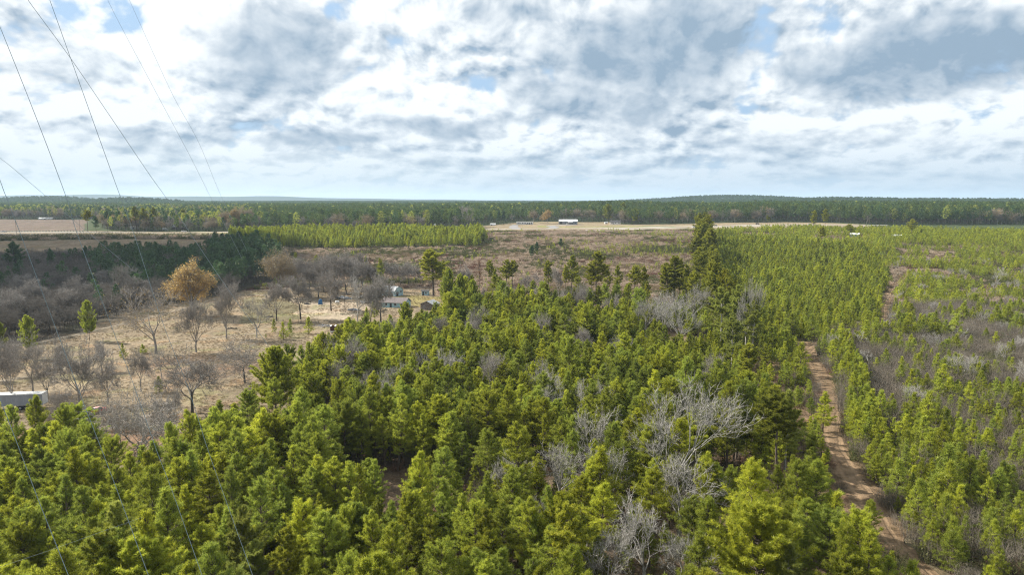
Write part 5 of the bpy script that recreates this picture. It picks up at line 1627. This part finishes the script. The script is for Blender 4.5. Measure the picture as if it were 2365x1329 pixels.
MB().box(-1.15, -0.6, -1.45, 1.45, 2.6, 2.72).box(0.6, 1.15, -1.45, 1.45, 2.6, 2.72).build('roof_edge', M['white'], e)
MB().box(-1.1, 1.1, -1.75, -1.5, 0.3, 0.75).build('bumper', M['white'], e)
for x in (-1.2, 1.2): MB().cyl((x - .1, 0, .4), (x + .1, 0, .4), .4).build('wheel', M['rubber'], e)


def heap(name, p, rx, ry, h, n, m, label, cat, seed, longp=False):
    R = random.Random(seed)
    b = gp(*p); e = MB()
    for i in range(n):
        a = R.uniform(0, 6.28); r = math.sqrt(R.random())
        x = r * rx * math.cos(a); y = r * ry * math.sin(a); z = h * (1 - r) * R.random()
        q = [R.uniform(-1, 1) for _ in range(3)]
        L = R.uniform(0.8, 2.2) if longp else R.uniform(0.3, 1.0)
        v = Vector((q[0], q[1], q[2] * 0.3)).normalized() * L / 2
        if longp: e.cyl((x - v.x, y - v.y, max(.05, z - v.z)), (x + v.x, y + v.y, max(.06, z + v.z)), R.uniform(.04, .11), 6)
        else: e.box(x - abs(v.x) - .1, x + abs(v.x) + .1, y - abs(v.y) - .1, y + abs(v.y) + .1, max(0, z - .1), z + R.uniform(.15, .5))
    o = e.build(name, m); o.location = b; tag(o, label, cat)
    return o


heap('scrap_pile', (747, 754), 3.4, 2.2, 1.3, 46, M['junk'], 'grey heap of scrap and branches behind the rusty box trailer', 'scrap heap', 1, True)
heap('scrap_pile', (710, 703), 1.2, 0.9, 0.5, 14, M['dark'], 'small dark heap on the pale sand left of the blue tarpaulin', 'scrap heap', 2)
heap('scrap_pile', (817, 717), 3.2, 1.8, 0.8, 34, M['junk'], 'long low litter heap between the yard and the blue house', 'scrap heap', 3)
heap('brush_pile', (621, 733), 2.4, 1.2, 0.7, 26, M['darkbark'], 'dark brush pile in the grass left of the yard', 'brush pile', 4, True)
heap('brush_pile', (535, 760), 2.0, 1.2, 0.9, 26, M['darkbark'], 'dark brush pile by the fence line at the middle of the field', 'brush pile', 5, True)
b = gp(797, 722)


def utility_pole(p, h, label, group=None, arm=True, off=(0, 0)):
    b = gp(*p)
    e = empty('utility_pole', b, 0.05, label, 'utility pole', group)
    MB().cyl((0, 0, -0.3), (0, 0, h), 0.17, 8, 0.11).build('pole', M['pole'], e)
    if arm:
        MB().box(-1.3, 1.3, -0.22, -0.12, h - 0.75, h - 0.6).build('crossarm', M['pole'], e)
        for x in (-1.15, 0, 1.15): MB().cyl((x, -0.17, h - 0.6), (x, -0.17, h - 0.35), 0.05, 6).build('insulator', M['steel'], e)
    return e, Vector((b.x, b.y, b.z + h - 0.35))


utility_pole((797, 722), px_h(gp(797, 722), 797, 678), 'thin wooden pole standing in the yard left of the blue house', arm=False)
PG = 'utility poles along the highway'
tops = []
for px, py, pt in [(38, 541, 511), (185, 538, 508), (248, 536.5, 514), (332, 536, 515)]:
    _, t = utility_pole((px, py), px_h(gp(px, py), px, pt), {38: 'utility pole at the far left beside the ploughed field', 185: 'utility pole at the near corner of the ploughed field', 248: 'utility pole in front of the dark roadside pines', 332: 'utility pole by the end of the guard rail'}[px], PG)
    tops.append(t)
_, t1 = utility_pole((1358, 518.5), px_h(gp(1358, 518.5), 1358, 499), 'tall utility pole right of the white metal building', PG)
_, t0 = utility_pole((1228, 521), px_h(gp(1228, 521), 1228, 509), 'short utility pole in front of the long low home', PG)


def cable(name, pts, r, material, label, group=None, k=6):
    pts = np.array([list(p) for p in pts])
    n = len(pts); Q = []
    for i in range(n - 1):
        p0 = pts[max(0, i - 1)]; p1 = pts[i]; p2 = pts[i + 1]; p3 = pts[min(n - 1, i + 2)]
        for t in np.arange(14) / 14:
            Q.append(0.5 * ((2 * p1) + (-p0 + p2) * t + (2 * p0 - 5 * p1 + 4 * p2 - p3) * t * t + (-p0 + 3 * p1 - 3 * p2 + p3) * t ** 3))
    Q.append(pts[-1]); Q = np.array(Q)
    V, Fq = frusta(Q[:-1], Q[1:], [r] * (len(Q) - 1), [r] * (len(Q) - 1), k)
    o = link(name, mesh_np(name, V, Fq, [material]))
    tag(o, label, 'cable' if material is not M['cable'] else 'power cable', group)
    return o


def sag(a, b, s=1.2, n=7):
    return [a + (b - a) * t - Vector((0, 0, s * 4 * t * (1 - t))) for t in np.linspace(0, 1, n)]


cable('roadside_wire', sag(tops[0], tops[1]) + sag(tops[1], tops[2])[1:] + sag(tops[2], tops[3])[1:], 0.05, M['thincable'], 'wire strung along the four poles beside the highway at the left')
cable('roadside_wire', sag(t0, t1), 0.04, M['thincable'], 'wire between the pole at the low home and the tall pole')


def px3(px, py, dist):
    return Vector((0, 0, CAMZ)) + pix_dir(px, py) * dist


CL = [
    ([(-60, 745), (-12, 885), (10.4, 950), (35.5, 1015), (90, 1160), (157, 1329), (230, 1520)], 19, 'pale power cable crossing only the lower left corner'),
    ([(-60, 230), (-4, 405), (20.5, 471.6), (51, 551), (121.5, 740), (156, 833), (197, 943), (254.5, 1092), (342, 1329), (420, 1545)], 20, 'power cable leaving the left edge just above the horizon'),
    ([(-60, -85), (0, 62), (75, 250), (150, 448), (179, 543), (252, 740), (304.5, 879), (361, 1040), (396.5, 1133), (466, 1329), (545, 1550)], 21, 'power cable from upper left edge to bottom, second from the right at the bottom'),
    ([(60, -150), (115, 0), (165, 140), (258, 400), (315, 558.6), (373.6, 740), (435, 900), (480, 1040), (515, 1139), (583, 1329), (665, 1560)], 22, 'longest power cable, running from the top edge to the bottom, rightmost at the bottom')]
for pts, dd, lb in CL:
    cable('power_line', [px3(a, b_, dd + 0.004 * (1329 - b_)) for a, b_ in pts], 0.0072, M['cable'], lb)
CT = [
    ([(-120, 275), (0, 365), (43.5, 400), (125, 470), (210, 543), (300, 618)], 60, 0.015, 'thin cable slanting down from the left edge just above the horizon'),
    ([(-20, -120), (65, 0), (160, 130), (250, 262), (343, 400), (399, 479), (509, 643), (620, 800)], 55, 0.018, 'thin dark cable that crosses the thick one in the upper left sky'),
    ([(200, -120), (249, 0), (355, 203), (436, 355), (489, 461), (560, 600)], 85, 0.015, 'faint thin cable in the left sky, left of a close pair'),
    ([(245, -120), (299, 0), (396, 213), (457, 325), (510, 452), (570, 580)], 90, 0.015, 'faint thin cable in the left sky, right of a close pair'),
    ([(-80, 1338), (0, 1311), (120, 1271), (231, 1231), (330, 1196)], 50, 0.006, 'very thin cable crossing the near pines at the bottom left corner')]
for pts, dd, r, lb in CT:
    cable('thin_cable', [px3(a, b_, dd) for a, b_ in pts], r * 0.8, M['thincable'], lb)

# ---- fence of posts and wire across the field
fp = [(480, 748), (520, 747), (560, 746), (600, 746), (650, 744), (700, 745), (735, 748)]
fw = np.array([[*gp(*p)] for p in fp])
e = empty('wire_fence', fw[0], 0, 'wire fence with wooden posts across the tan field', 'fence')
L = np.concatenate([[0], np.cumsum(np.linalg.norm(np.diff(fw, axis=0), axis=1))])
NP_ = int(L[-1] / 3.2)
pp = [np.array([np.interp(s, L, fw[:, j]) for j in range(3)]) - fw[0] for s in np.linspace(0, L[-1], NP_)]
post = None
for q in pp:
    if post is None:
        post = MB().cyl((0, 0, -0.2), (0, 0, 1.35), 0.09, 6, 0.08).build('post', M['pole'], e, loc=tuple(q))
    else:
        o = post.copy(); COL.objects.link(o); o.parent = e; o.location = tuple(q)
for zz in (0.5, 0.9, 1.25):
    A = np.array(pp[:-1]) + [0, 0, zz]; B = np.array(pp[1:]) + [0, 0, zz]
    V, Q = frusta(A, B, [0.012] * len(A), [0.012] * len(A), 3)
    link('wire', mesh_np('wire', V, Q, [M['steel']]), e)

# ---- the long white trailer
b = gp(99, 947)
e = empty('semi_trailer', (b.x, b.y, b.z), math.radians(7), 'long white box trailer cut by the left edge of the picture', 'trailer')
TL = 15.5
MB().box(-TL, 0, 0, 2.6, 1.15, 3.95).build('body', M['trailerside'], e, 0.03)  # side shade is put into the grey base colour
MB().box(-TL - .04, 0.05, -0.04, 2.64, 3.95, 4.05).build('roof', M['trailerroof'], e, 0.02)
m = MB()
for i in range(30): m.box(-TL + 0.25 + i * 0.51, -TL + 0.31 + i * 0.51, -0.03, 0.0, 1.3, 3.85)
m.build('side_rib', M['trailerside'], e)
MB().box(-TL, 0, -0.045, 0.0, 1.13, 1.28).build('bottom_rail', M['steel'], e)
MB().box(0.0, 0.05, 0.1, 1.28, 1.3, 3.85).build('rear_door', M['whitemetal'], e)
MB().box(0.0, 0.05, 1.32, 2.5, 1.3, 3.85).build('rear_door', M['whitemetal'], e)
MB().box(-6.2, -1.6, 0.3, 2.3, 0.75, 1.15).build('axle_frame', M['dark'], e)
for x in (-5.2, -3.9):
    for y0, y1 in ((0.02, 0.55), (2.05, 2.58)):
        w_ = MB().cyl((x, y0, .52), (x, y1, .52), .52, 18).build('wheel', M['rubber'], e)
        MB().cyl((x, y0 - .015 if y0 < 1 else y1 + .015, .52), (x, y0 + .05 if y0 < 1 else y1 - .05, .52), .27, 12).build('rim', M['steel'], w_)
for y in (0.5, 2.1): MB().box(-TL + 2.9, -TL + 3.05, y - .07, y + .07, 0, 1.15).build('landing_leg', M['dark'], e)


# ---- cars
def car(name, loc, rz, paint, label, group=None, kind='sedan', roofpaint=None, s=1.0):
    """front faces local +x"""
    e = empty(name, loc, rz, label, 'pickup truck' if kind == 'pickup' else 'van' if kind == 'van' else 'car', group)
    e.scale = (s, s, s)
    if kind == 'sedan':
        low = [(-2.3, .32), (2.25, .32), (2.32, .55), (2.2, .78), (1.1, .92), (-1.45, .95), (-2.25, .90), (-2.36, .6)]
        cab = [(1.05, .92), (.35, 1.40), (-.85, 1.42), (-1.55, .95)]
        roof = [(.42, 1.36), (.30, 1.43), (-.80, 1.45), (-.92, 1.38)]; Lw = (-1.45, 1.42)
    elif kind == 'pickup':
        low = [(-2.7, .45), (2.6, .45), (2.68, .7), (2.55, 1.02), (1.2, 1.12), (-2.7, 1.08)]
        cab = [(1.15, 1.1), (.55, 1.68), (-.75, 1.70), (-.95, 1.08)]
        roof = [(.60, 1.64), (.50, 1.72), (-.72, 1.74), (-.80, 1.66)]; Lw = (-1.75, 1.75)
    else:
        low = [(-2.5, .4), (2.4, .4), (2.5, .7), (2.35, 1.05), (1.7, 1.15), (-2.5, 1.15)]
        cab = [(1.65, 1.12), (.95, 1.85), (-2.4, 1.9), (-2.48, 1.12)]
        roof = [(1.0, 1.80), (.90, 1.90), (-2.38, 1.94), (-2.44, 1.84)]; Lw = (-1.6, 1.5)
    zt = cab[1][1]; zb = cab[0][1]
    tp = lambda x, z: 0.22 * max(0, min(1, (z - zb) / (zt - zb)))
    MB().prism(low, -0.88, 0.88, lambda x, z: 0.05 if z < .5 else 0.0).build('body', paint, e, 0.06)
    MB().prism(cab, -0.80, 0.80, tp).build('window', M['glass'], e)
    MB().prism(roof, -0.62, 0.62).build('roof', roofpaint or paint, e, 0.02)
    xs = [cab[1][0] - 0.62] + ([] if kind == 'pickup' else [cab[1][0] - 1.5])
    for x in xs:
        for sgn in (-1, 1):
            MB().add([(x - .05, sgn * .81, zb), (x + .05, sgn * .81, zb), (x + .05, sgn * .60, zt), (x - .05, sgn * .60, zt), (x - .05, sgn * .74, zb), (x + .05, sgn * .74, zb), (x + .05, sgn * .56, zt), (x - .05, sgn * .56, zt)],
                     [(0, 1, 2, 3), (7, 6, 5, 4), (0, 4, 5, 1), (1, 5, 6, 2), (2, 6, 7, 3), (3, 7, 4, 0)]).build('pillar', paint, e)
    if kind == 'pickup':
        MB().box(-2.6, -1.02, -.75, .75, 1.09, 1.11).build('bed_floor', M['dark'], e)
        MB().box(-2.7, -.97, -.88, -.80, 1.08, 1.36).box(-2.7, -.97, .80, .88, 1.08, 1.36).box(-2.7, -2.62, -.8, .8, 1.08, 1.36).build('bed_side', paint, e)
    for x in Lw:
        for y in (-.84, .84):
            wh = MB().cyl((x, y - .11, .34), (x, y + .11, .34), .34, 16).build('wheel', M['rubber'], e)
            MB().cyl((x, y + (.12 if y > 0 else -.12), .34), (x, y, .34), .19, 10).build('rim', M['steel'], wh)
    fx = low[2][0] - .05
    for y in (-.62, .62): MB().box(fx - .06, fx + .04, y - .17, y + .17, low[2][1] + .02, low[2][1] + .17).build('headlight', M['trim'], e)
    for y in (-.7, .7): MB().box(low[0][0] - .06, low[0][0] + .04, y - .12, y + .12, .68, .82).build('tail_light', M['redpaint'], e)
    MB().box(fx + .0, fx + .1, -.8, .8, .36, .52).build('bumper', M['steel'], e)
    return e


b = gp(219, 957)
car('parked_car', (b.x, b.y + .6, b.z), math.radians(228), M['redpaint'], 'old red car with sun-bleached pinkish roof in the tan field', roofpaint=M['pinkpaint'], kind='sedan')
b = gp(165, 958)
car('parked_car', (b.x, b.y + .4, b.z), math.radians(240), M['silver'], 'silver pickup half hidden behind the forked bare tree, left of the red car', kind='pickup')
for px, py, rz, mm, kd, lb in [(775, 692, 10, 'blackcar', 'van', 'dark van parked behind the white gas tank'),
                               (790, 691, 160, 'whitecar', 'pickup', 'white pickup parked at the back of the yard'),
                               (803, 692, 20, 'silver', 'sedan', 'grey car right of the white pickup at the back of the yard'),
                               (845, 701, 25, 'silver', 'pickup', 'silver truck parked left of the blue house'),
                               (858, 696, 200, 'whitecar', 'sedan', 'white car parked close to the blue barn'),
                               (835, 690, 190, 'blackcar', 'sedan', 'dark car parked below the barn')]:
    b = gp(px, py); car('parked_car', b, math.radians(rz), M[mm], lb, kind=kd)


def on_road(px, road, lane=0.0):
    a = np.array(road); ys = np.interp
    best = None
    u = (px - 1182.5) / F
    for p, q in zip(a[:-1], a[1:]):
        f0 = p[0] - u * p[1]; f1 = q[0] - u * q[1]
        if f0 * f1 <= 0 and f0 != f1:
            t = f0 / (f0 - f1); c = p + (q - p) * t; d = unit(q - p)
            n = np.array([-d[1], d[0]]); c = c + n * lane
            return Vector((c[0], c[1], float(tz(c[0], c[1])) + 0.2)), math.atan2(d[1], d[0])
    return best


for px, rd, ln, mm, kd, lb, flip in [(4, H1, 1.8, 'bluecar', 'sedan', 'blue-grey car on the near lane at the left edge', 0), (2, H2, 5, 'silver', 'pickup', 'silver pickup at the left edge beyond the far lane', 1),
                                     (1599, H1, -1.5, 'whitecar', 'van', 'white van on the highway left of the tower-like pines', 0), (1653, H2, 1.5, 'blackcar', 'sedan', 'dark car on the highway just right of the tower-like pines', 1),
                                     (1760, H2, 14, 'blackcar', 'van', 'dark vehicle beside the highway at the right', 0), (1869, H2, 1.5, 'bluecar', 'sedan', 'small dark car at the far right end of the visible highway', 1)]:
    p, a = on_road(px, rd, ln)
    car('highway_vehicle', p, a + (math.pi if flip else 0), M[mm], lb, None, kd)
b = gp(421, 536.5)
car('parked_car', (b.x, b.y + 4, b.z + .1), 0.1, M['whitecar'], 'white pickup parked in front of the grey-roofed roadside house', kind='pickup')


# ---- bridge rail and guard rail of the far lanes
def rail(name, x0, x1, road, off, label, cat, concrete):
    pts = []
    for px in np.linspace(x0, x1, 44):
        r = on_road(px, road, off)
        pts.append(np.array([*r[0]]))
    pts = np.array(pts); o0 = pts[0].copy(); pts -= o0
    e = empty(name, o0, 0, label, cat)
    n = len(pts)

    def strip(nm, z0, z1, th, mm):
        d = unit(np.gradient(pts[:, :2], axis=0)); nn = np.stack([-d[:, 1], d[:, 0], d[:, 0] * 0], 1) * th / 2
        V = np.concatenate([pts - nn + [0, 0, z0], pts + nn + [0, 0, z0], pts + nn + [0, 0, z1], pts - nn + [0, 0, z1]])
        i = np.arange(n - 1)
        Q = np.concatenate([np.stack([i + a * n, i + 1 + a * n, i + 1 + b_ * n, i + b_ * n], 1) for a, b_ in ((0, 1), (1, 2), (2, 3), (3, 0))])
        link(nm, mesh_np(nm, V, Q, [mm]), e)
    if concrete:
        strip('curb', 0, 0.35, 0.35, M['concrete']); strip('top_rail', 1.15, 1.5, 0.3, M['concrete'])
        pm = MB().box(-.9, .9, -.13, .13, .33, 1.17)
    else:
        strip('top_rail', 0.65, 0.98, 0.08, M['steel'])
        pm = MB().box(-.1, .1, -.12, .12, -.1, .95)
    first = pm.build('post', M['concrete'] if concrete else M['steel'], e, loc=tuple(pts[0]))
    for q in pts[1:]:
        o = first.copy(); COL.objects.link(o); o.parent = e; o.location = tuple(q)


rail('bridge_rail', -120, 186, H1, 7, 'pale concrete bridge rail with dark slots between the lanes at the left', 'bridge rail', True)
rail('bridge_rail', -120, 186, H2, 6, 'pale concrete bridge rail beyond the far lanes at the left', 'bridge rail', True)
rail('guard_rail', 188, 345, H2, -6, 'steel guard rail continuing from the bridge rail', 'guard rail', False)

# ---- roadside buildings
b = gp(1313, 518.6)
e = empty('metal_building', (b.x, b.y + 6, b.z), math.radians(-3), 'long white metal building with pale blue-grey walls and white porch roof', 'building')
ml = gable_house
MB().box(-12.6, 12.6, -5, 5, -0.3, 4.2).build('wall', M['bluewall'] if False else M['trailerside'], e)
MB().add([(-12.9, -5.4, 4.2), (12.9, -5.4, 4.2), (12.9, 5.4, 6.2), (-12.9, 5.4, 6.2), (-12.9, -5.4, 4.5), (12.9, -5.4, 4.5), (12.9, 5.4, 6.5), (-12.9, 5.4, 6.5)], [(0, 3, 2, 1), (4, 5, 6, 7), (0, 1, 5, 4), (1, 2, 6, 5), (2, 3, 7, 6), (3, 0, 4, 7)]).build('roof', M['whitemetal'], e)
MB().box(-12.4, -12.2, -5.4, -5.2, 0, 4.2).box(-7.8, -7.6, -5.4, -5.2, 0, 4.2).build('porch_post', M['white'], e)
MB().box(-12.5, -7.6, -5.03, -4.9, 0.1, 3.2).build('bay_shade', M['dark'], e)  # dark slab on the wall paints the shaded inside of a bay
MB().add([(-0.8, -8.2, 3.3), (6.2, -8.2, 3.3), (6.2, -5.05, 4.35), (-0.8, -5.05, 4.35), (-0.8, -8.2, 3.5), (6.2, -8.2, 3.5), (6.2, -5.05, 4.55), (-0.8, -5.05, 4.55)], [(0, 3, 2, 1), (4, 5, 6, 7), (0, 1, 5, 4), (1, 2, 6, 5), (2, 3, 7, 6), (3, 0, 4, 7)]).build('porch_roof', M['whitemetal'], e)
MB().box(-13.2, -8.6, 1.5, 5.8, -0.2, 6.6).build('annex', M['white'], e)
for x in (0.2, 5.2): MB().box(x, x + .25, -8.1, -7.9, 0, 3.3).build('porch_post', M['white'], e)
MB().box(5.4, 6.5, -5.06, -4.9, 0.1, 2.3).build('door', M['dark'], e)
for x in (-5, 8.8): MB().box(x, x + 1.4, -5.06, -4.9, 1.2, 2.4).build('window', M['glass'], e)
b = gp(1212, 518.8)
e = empty('mobile_home', (b.x, b.y + 3, b.z), math.radians(-2), 'long low pale mobile home with a row of dark windows', 'mobile home')
MB().box(-11.3, 11.3, -2.2, 2.2, 0.3, 3.2).build('wall', M['white'], e)
MB().box(-11.6, 11.6, -2.6, 2.6, 3.2, 3.75).build('roof', M['trailerroof'], e)
MB().box(-11.2, 11.2, -2.0, 2.0, -0.2, 0.32).build('skirt', M['brick'], e)
for i, x in enumerate((-9.6, -7.2, -3.4, -0.2, 3.4, 8.4)):
    f = MB().box(x - .1, x + 1.5, -2.25, -2.15, 1.2, 2.5).build('window', M['trim'], e); MB().box(x, x + 1.4, -2.28, -2.2, 1.3, 2.4).build('pane', M['glass'], f)
MB().box(5.8, 6.9, -2.27, -2.15, 0.4, 2.5).build('door', M['dark'], e)
MB().box(1.5, 4.6, -4.2, -2.2, 0.0, 0.7).build('porch', M['wood'], e)
b = gp(1138, 521)
gable_house('shed', (b.x, b.y + 2, b.z), 0.1, 7, 3, 1.9, 0.7, M['white'], M['whitemetal'], 'small white shed at the left end of the roadside meadow', 'shed', [('f', 1.5, .8, .9, .8)], [('f', -1.5, .9, 1.7, M['dark'])])
b = gp(1400, 517.6)
gable_house('shed', (b.x, b.y + 2, b.z), 0.05, 4.2, 3.4, 2.4, 0.6, M['white'], M['greyroof'], 'little pale shed left of the white house with dark roof', 'shed', [], [('f', 0, 1.0, 1.9, M['dark'])])
b = gp(1422, 518.3)
gable_house('house', (b.x, b.y + 5, b.z), math.radians(-6), 14.5, 8, 3.0, 2.3, M['white'], M['darkroof'], 'white house with dark roof under the roadside pines', 'house',
            [('f', -4.5, 1, 1.3, 1.3), ('f', 0.5, 1, 1.3, 1.3), ('f', 5, 1, 1.3, 1.3)], [('f', -2, 1, 2.1, M['dark'])], chimney=True)
b = gp(1447, 514)
gable_house('house', (b.x, b.y + 12, b.z), math.radians(4), 15, 8, 3.0, 2.4, M['brick'], M['shingle'], 'brown house half hidden by trees right of the white house with dark roof', 'house',
            [('f', -4.5, 1, 1.3, 1.3), ('f', 3.5, 1, 1.3, 1.3)], [('f', 0, 1, 2.1, M['dark'])])
b = gp(408, 531)
gable_house('house', (b.x, b.y + 8, b.z), math.radians(3), 14.5, 8, 3.0, 2.2, M['brick'], M['greyroof'], 'grey-roofed house behind the white pickup beside the highway', 'house',
            [('f', -5, 1, 1.3, 1.3), ('f', 0.5, 1, 1.3, 1.3), ('f', 5, 1, 1.3, 1.3)], [('f', -2.2, 1, 2.1, M['dark'])])
b = gp(375, 533)
e = empty('box_truck', (b.x, b.y + 5, b.z), 0.3, 'white box truck left of the grey-roofed house', 'truck')
MB().box(-2.2, 1.6, -1.1, 1.1, 0.8, 3.5).build('cargo_box', M['whitemetal'], e, .03)
MB().prism([(1.7, .5), (3.3, .5), (3.3, 1.4), (2.9, 2.4), (1.7, 2.5)], -1.0, 1.0).build('cab', M['whitecar'], e, .04)
MB().prism([(2.99, 1.45), (3.36, 1.45), (3.0, 2.3), (2.7, 2.3)], -.85, .85).build('windscreen', M['glass'], e)
for x in (-1.2, 2.5):
    for y in (-.95, .95): MB().cyl((x, y - .13, .45), (x, y + .13, .45), .45).build('wheel', M['rubber'], e)
b = gp(265, 533)
gable_house('shed', (b.x, b.y + 40, b.z + 0.3), 0.1, 7.5, 5, 2.4, 1.0, M['white'], M['whitemetal'], 'white-roofed shed glimpsed between the dark roadside pines', 'shed', [], [('f', 0, 2.0, 2.0, M['dark'])])
b = gp(100, 507.3)
gable_house('long_shed', (b.x, b.y + 8, b.z), math.radians(2), 22, 9, 1.6, 1.6, M['white'], M['whitemetal'], 'long low white-roofed shed at the far edge of the ploughed field', 'shed', [('f', -6, .7, 1, .7), ('f', 6, .7, 1, .7)], [('f', 0, 2.4, 1.4, M['dark'])])
b = gp(1973, 549.5)
gable_house('house', (b.x, b.y, b.z), math.radians(-20), 8, 5, 3.2, 1.2, M['bluewall'], M['whitemetal'], 'small white-roofed building hidden in young pines, left of two', 'house', [('f', 2, 1, 1, 1)], [('f', -1, 1, 2, M['dark'])])
b = gp(2070, 553)
gable_house('house', (b.x, b.y, b.z), math.radians(-5), 8, 5, 3.2, 1.1, M['brick'], M['whitemetal'], 'small white-roofed building hidden in young pines, right of two', 'house', [('f', 2, 1, 1, 1)], [('f', -1, 1, 2, M['dark'])])
b = gp(1309, 525)
e = empty('roadside_sign', b, 0, 'white sign on a post in front of the white metal building', 'sign')
MB().cyl((0, 0, 0), (0, 0, 4.6), .12, 8).build('post', M['steel'], e)
MB().box(-1.0, 1.0, -.12, .12, 2.7, 4.6).build('panel', M['white'], e)
b = gp(1004, 531)
e = empty('billboard', (b.x, b.y + 3, b.z), 0, 'tall narrow white sign before the dark woods', 'sign')
hb = px_h(b, 1004, 517.5)
for x in (-.7, .7): MB().cyl((x, .05, 0), (x, .05, hb - 4.0), .13, 8).build('post', M['steel'], e)
MB().box(-1.0, 1.0, -.12, .0, hb - 4.2, hb).build('panel', M['white'], e)

# big trees standing by themselves beyond the highway
for v, (k, px, py, pt, wd, lb) in enumerate([
        ('loosepine', 425, 530, 484, 1.15, 'tall spreading green pine beside the grey-roofed house'), ('loosepine', 465, 530, 497, 1.1, 'rounder green pine right of the spreading one by the house'),
        ('tallpine', 203, 536, 489, 1.5, 'tall dark pine at the corner of the ploughed field'), ('darkpine', 248, 530, 491, 1.3, 'dark pine behind the roadside pole at the left'),
        ('tallpine', 315, 534, 480, 1.4, 'tall dark roadside pine left of the box truck'), ('tallpine', 357, 534, 480, 1.4, 'tall roadside pine just left of the box truck'),
        ('darkpine', 222, 535, 500, 1.2, 'lower dark pine between the two tall ones at the ploughed field'), ('tallpine', 335, 534, 482, 1.3, 'middle one of three tall roadside pines left of the box truck'),
        ('darkpine', 290, 534, 500, 1.2, 'low dark pine left of the three tall roadside pines'),
        ('broadpine', 1403, 516, 474, 1.0, 'big dense pine left of the white house with dark roof'), ('broadpine', 1467, 517.5, 484, 0.85, 'first dense pine right of the brown house'), ('tallpine', 1438, 512, 469, 1.3, 'tall pine behind the white house with dark roof'),
        ('darkpine', 1152, 519, 488, 1.0, 'dark green pine above the small white shed, left'), ('darkpine', 1163, 519, 489, 1.0, 'dark green pine above the small white shed, right'),
        ('tallpine', 1773, 524, 499, 1.2, 'lone pine by the highway, left of two'), ('tallpine', 1878, 534, 488, 1.2, 'tall pine standing before the highway end, left'), ('tallpine', 1905, 534, 485, 1.2, 'tall pine standing before the highway end, right'),
        ('tallpine', 2105, 545, 507, 2.2, 'yellow-green pine standing above the young pines at the right'), ('tallpine', 1962, 556, 521, 2.2, 'dense pine above the young pines left of a white roof'),
        ('tallpine', 1898, 560, 525, 1.9, 'dark pine above the young pines in front of the highway end')]):
    tree(k, v, px, py, pt, lb, PT, 'pine_tree', wd)
tree('orangetree', 0, 1266, 517, 487, 'round rusty autumn tree in the roadside meadow', 'autumn tree', 'autumn_tree', 1.1)
tree('tantree', 0, 1232, 516, 488, 'tan autumn tree behind the long low home', 'autumn tree', 'autumn_tree', 1.0)
tree('tantree', 0, 518, 533, 490, 'pale straw-coloured autumn tree beyond the highway, leftmost', 'autumn tree', 'autumn_tree', 1.0)
tree('orangetree', 0, 543, 533, 485, 'golden autumn tree beyond the highway, second from the left', 'autumn tree', 'autumn_tree', 1.0)
tree('tantree', 0, 572, 531, 483, 'tan-topped autumn tree beyond the highway, third from the left', 'autumn tree', 'autumn_tree', 1.0)
tree('greybare', 0, 1080, 527, 478, 'large grey bare tree beyond the highway right of the white sign', BT, 'bare_tree', 1.2)

# ------------------------------------------------------------------ the cloud outside the picture that shades the left
R = np.random.default_rng(9)
blobs = [(-232, 425, 76), (-330, 420, 130), (-290, 520, 115), (-420, 520, 130), (-580, 540, 140)]
CZ = 900.0
V = []; Q = []; nv = 0
for (x, y, r) in blobs:
    t = (CZ - 8) / SUN_DIR.z
    cx = x + SUN_DIR.x * t; cy = y + SUN_DIR.y * t
    th, ph = np.meshgrid(np.linspace(0, math.pi, 26), np.linspace(0, 2 * math.pi, 44, endpoint=False), indexing='ij')
    p = np.stack([np.sin(th) * np.cos(ph), np.sin(th) * np.sin(ph), np.cos(th)], -1)
    bump = 1 + 0.16 * np.sin(5 * p[..., 0] + x) * np.sin(5 * p[..., 1] + y) + 0.09 * np.sin(13 * p[..., 0] + 3) * np.sin(12 * p[..., 2] + x) + 0.07 * np.sin(17 * p[..., 1])
    p = p * bump[..., None] * r * np.array([1, 1, 0.42])
    p[..., 2] = np.maximum(p[..., 2], -0.10 * r)
    V.append((p + [cx, cy, CZ]).reshape(-1, 3))
    i, j = np.meshgrid(np.arange(25), np.arange(44), indexing='ij')
    a = i * 44 + j; b_ = i * 44 + (j + 1) % 44
    Q.append((np.stack([a, a + 44, b_ + 44, b_], -1).reshape(-1, 4)) + nv); nv += 26 * 44
M['cloud'] = mat('cloud vapour', base=(0.86, 0.87, 0.88), rough=1.0, var=0.02, scale=0.01, spec=0.0)
o = link('cloud', mesh_np('cloud', np.concatenate(V), np.concatenate(Q), [M['cloud']], smooth=True)); tag(o, kind='structure')


# ------------------------------------------------------------------ haze
def haze_f(t, out):
    v = t.node('ShaderNodeVolumePrincipled')
    v.inputs['Color'].default_value = (0.62, 0.80, 1.0, 1)
    v.inputs['Density'].default_value = 6.0e-5
    v.inputs['Anisotropy'].default_value = 0.2
    t.l.new(v.outputs[0], out.inputs['Volume'])


hz_ = MB().box(-17000, 17000, -17000, 17000, -6, 190).build('haze', mat('haze', haze_f)); tag(hz_, kind='stuff')
print('pines', CNT)
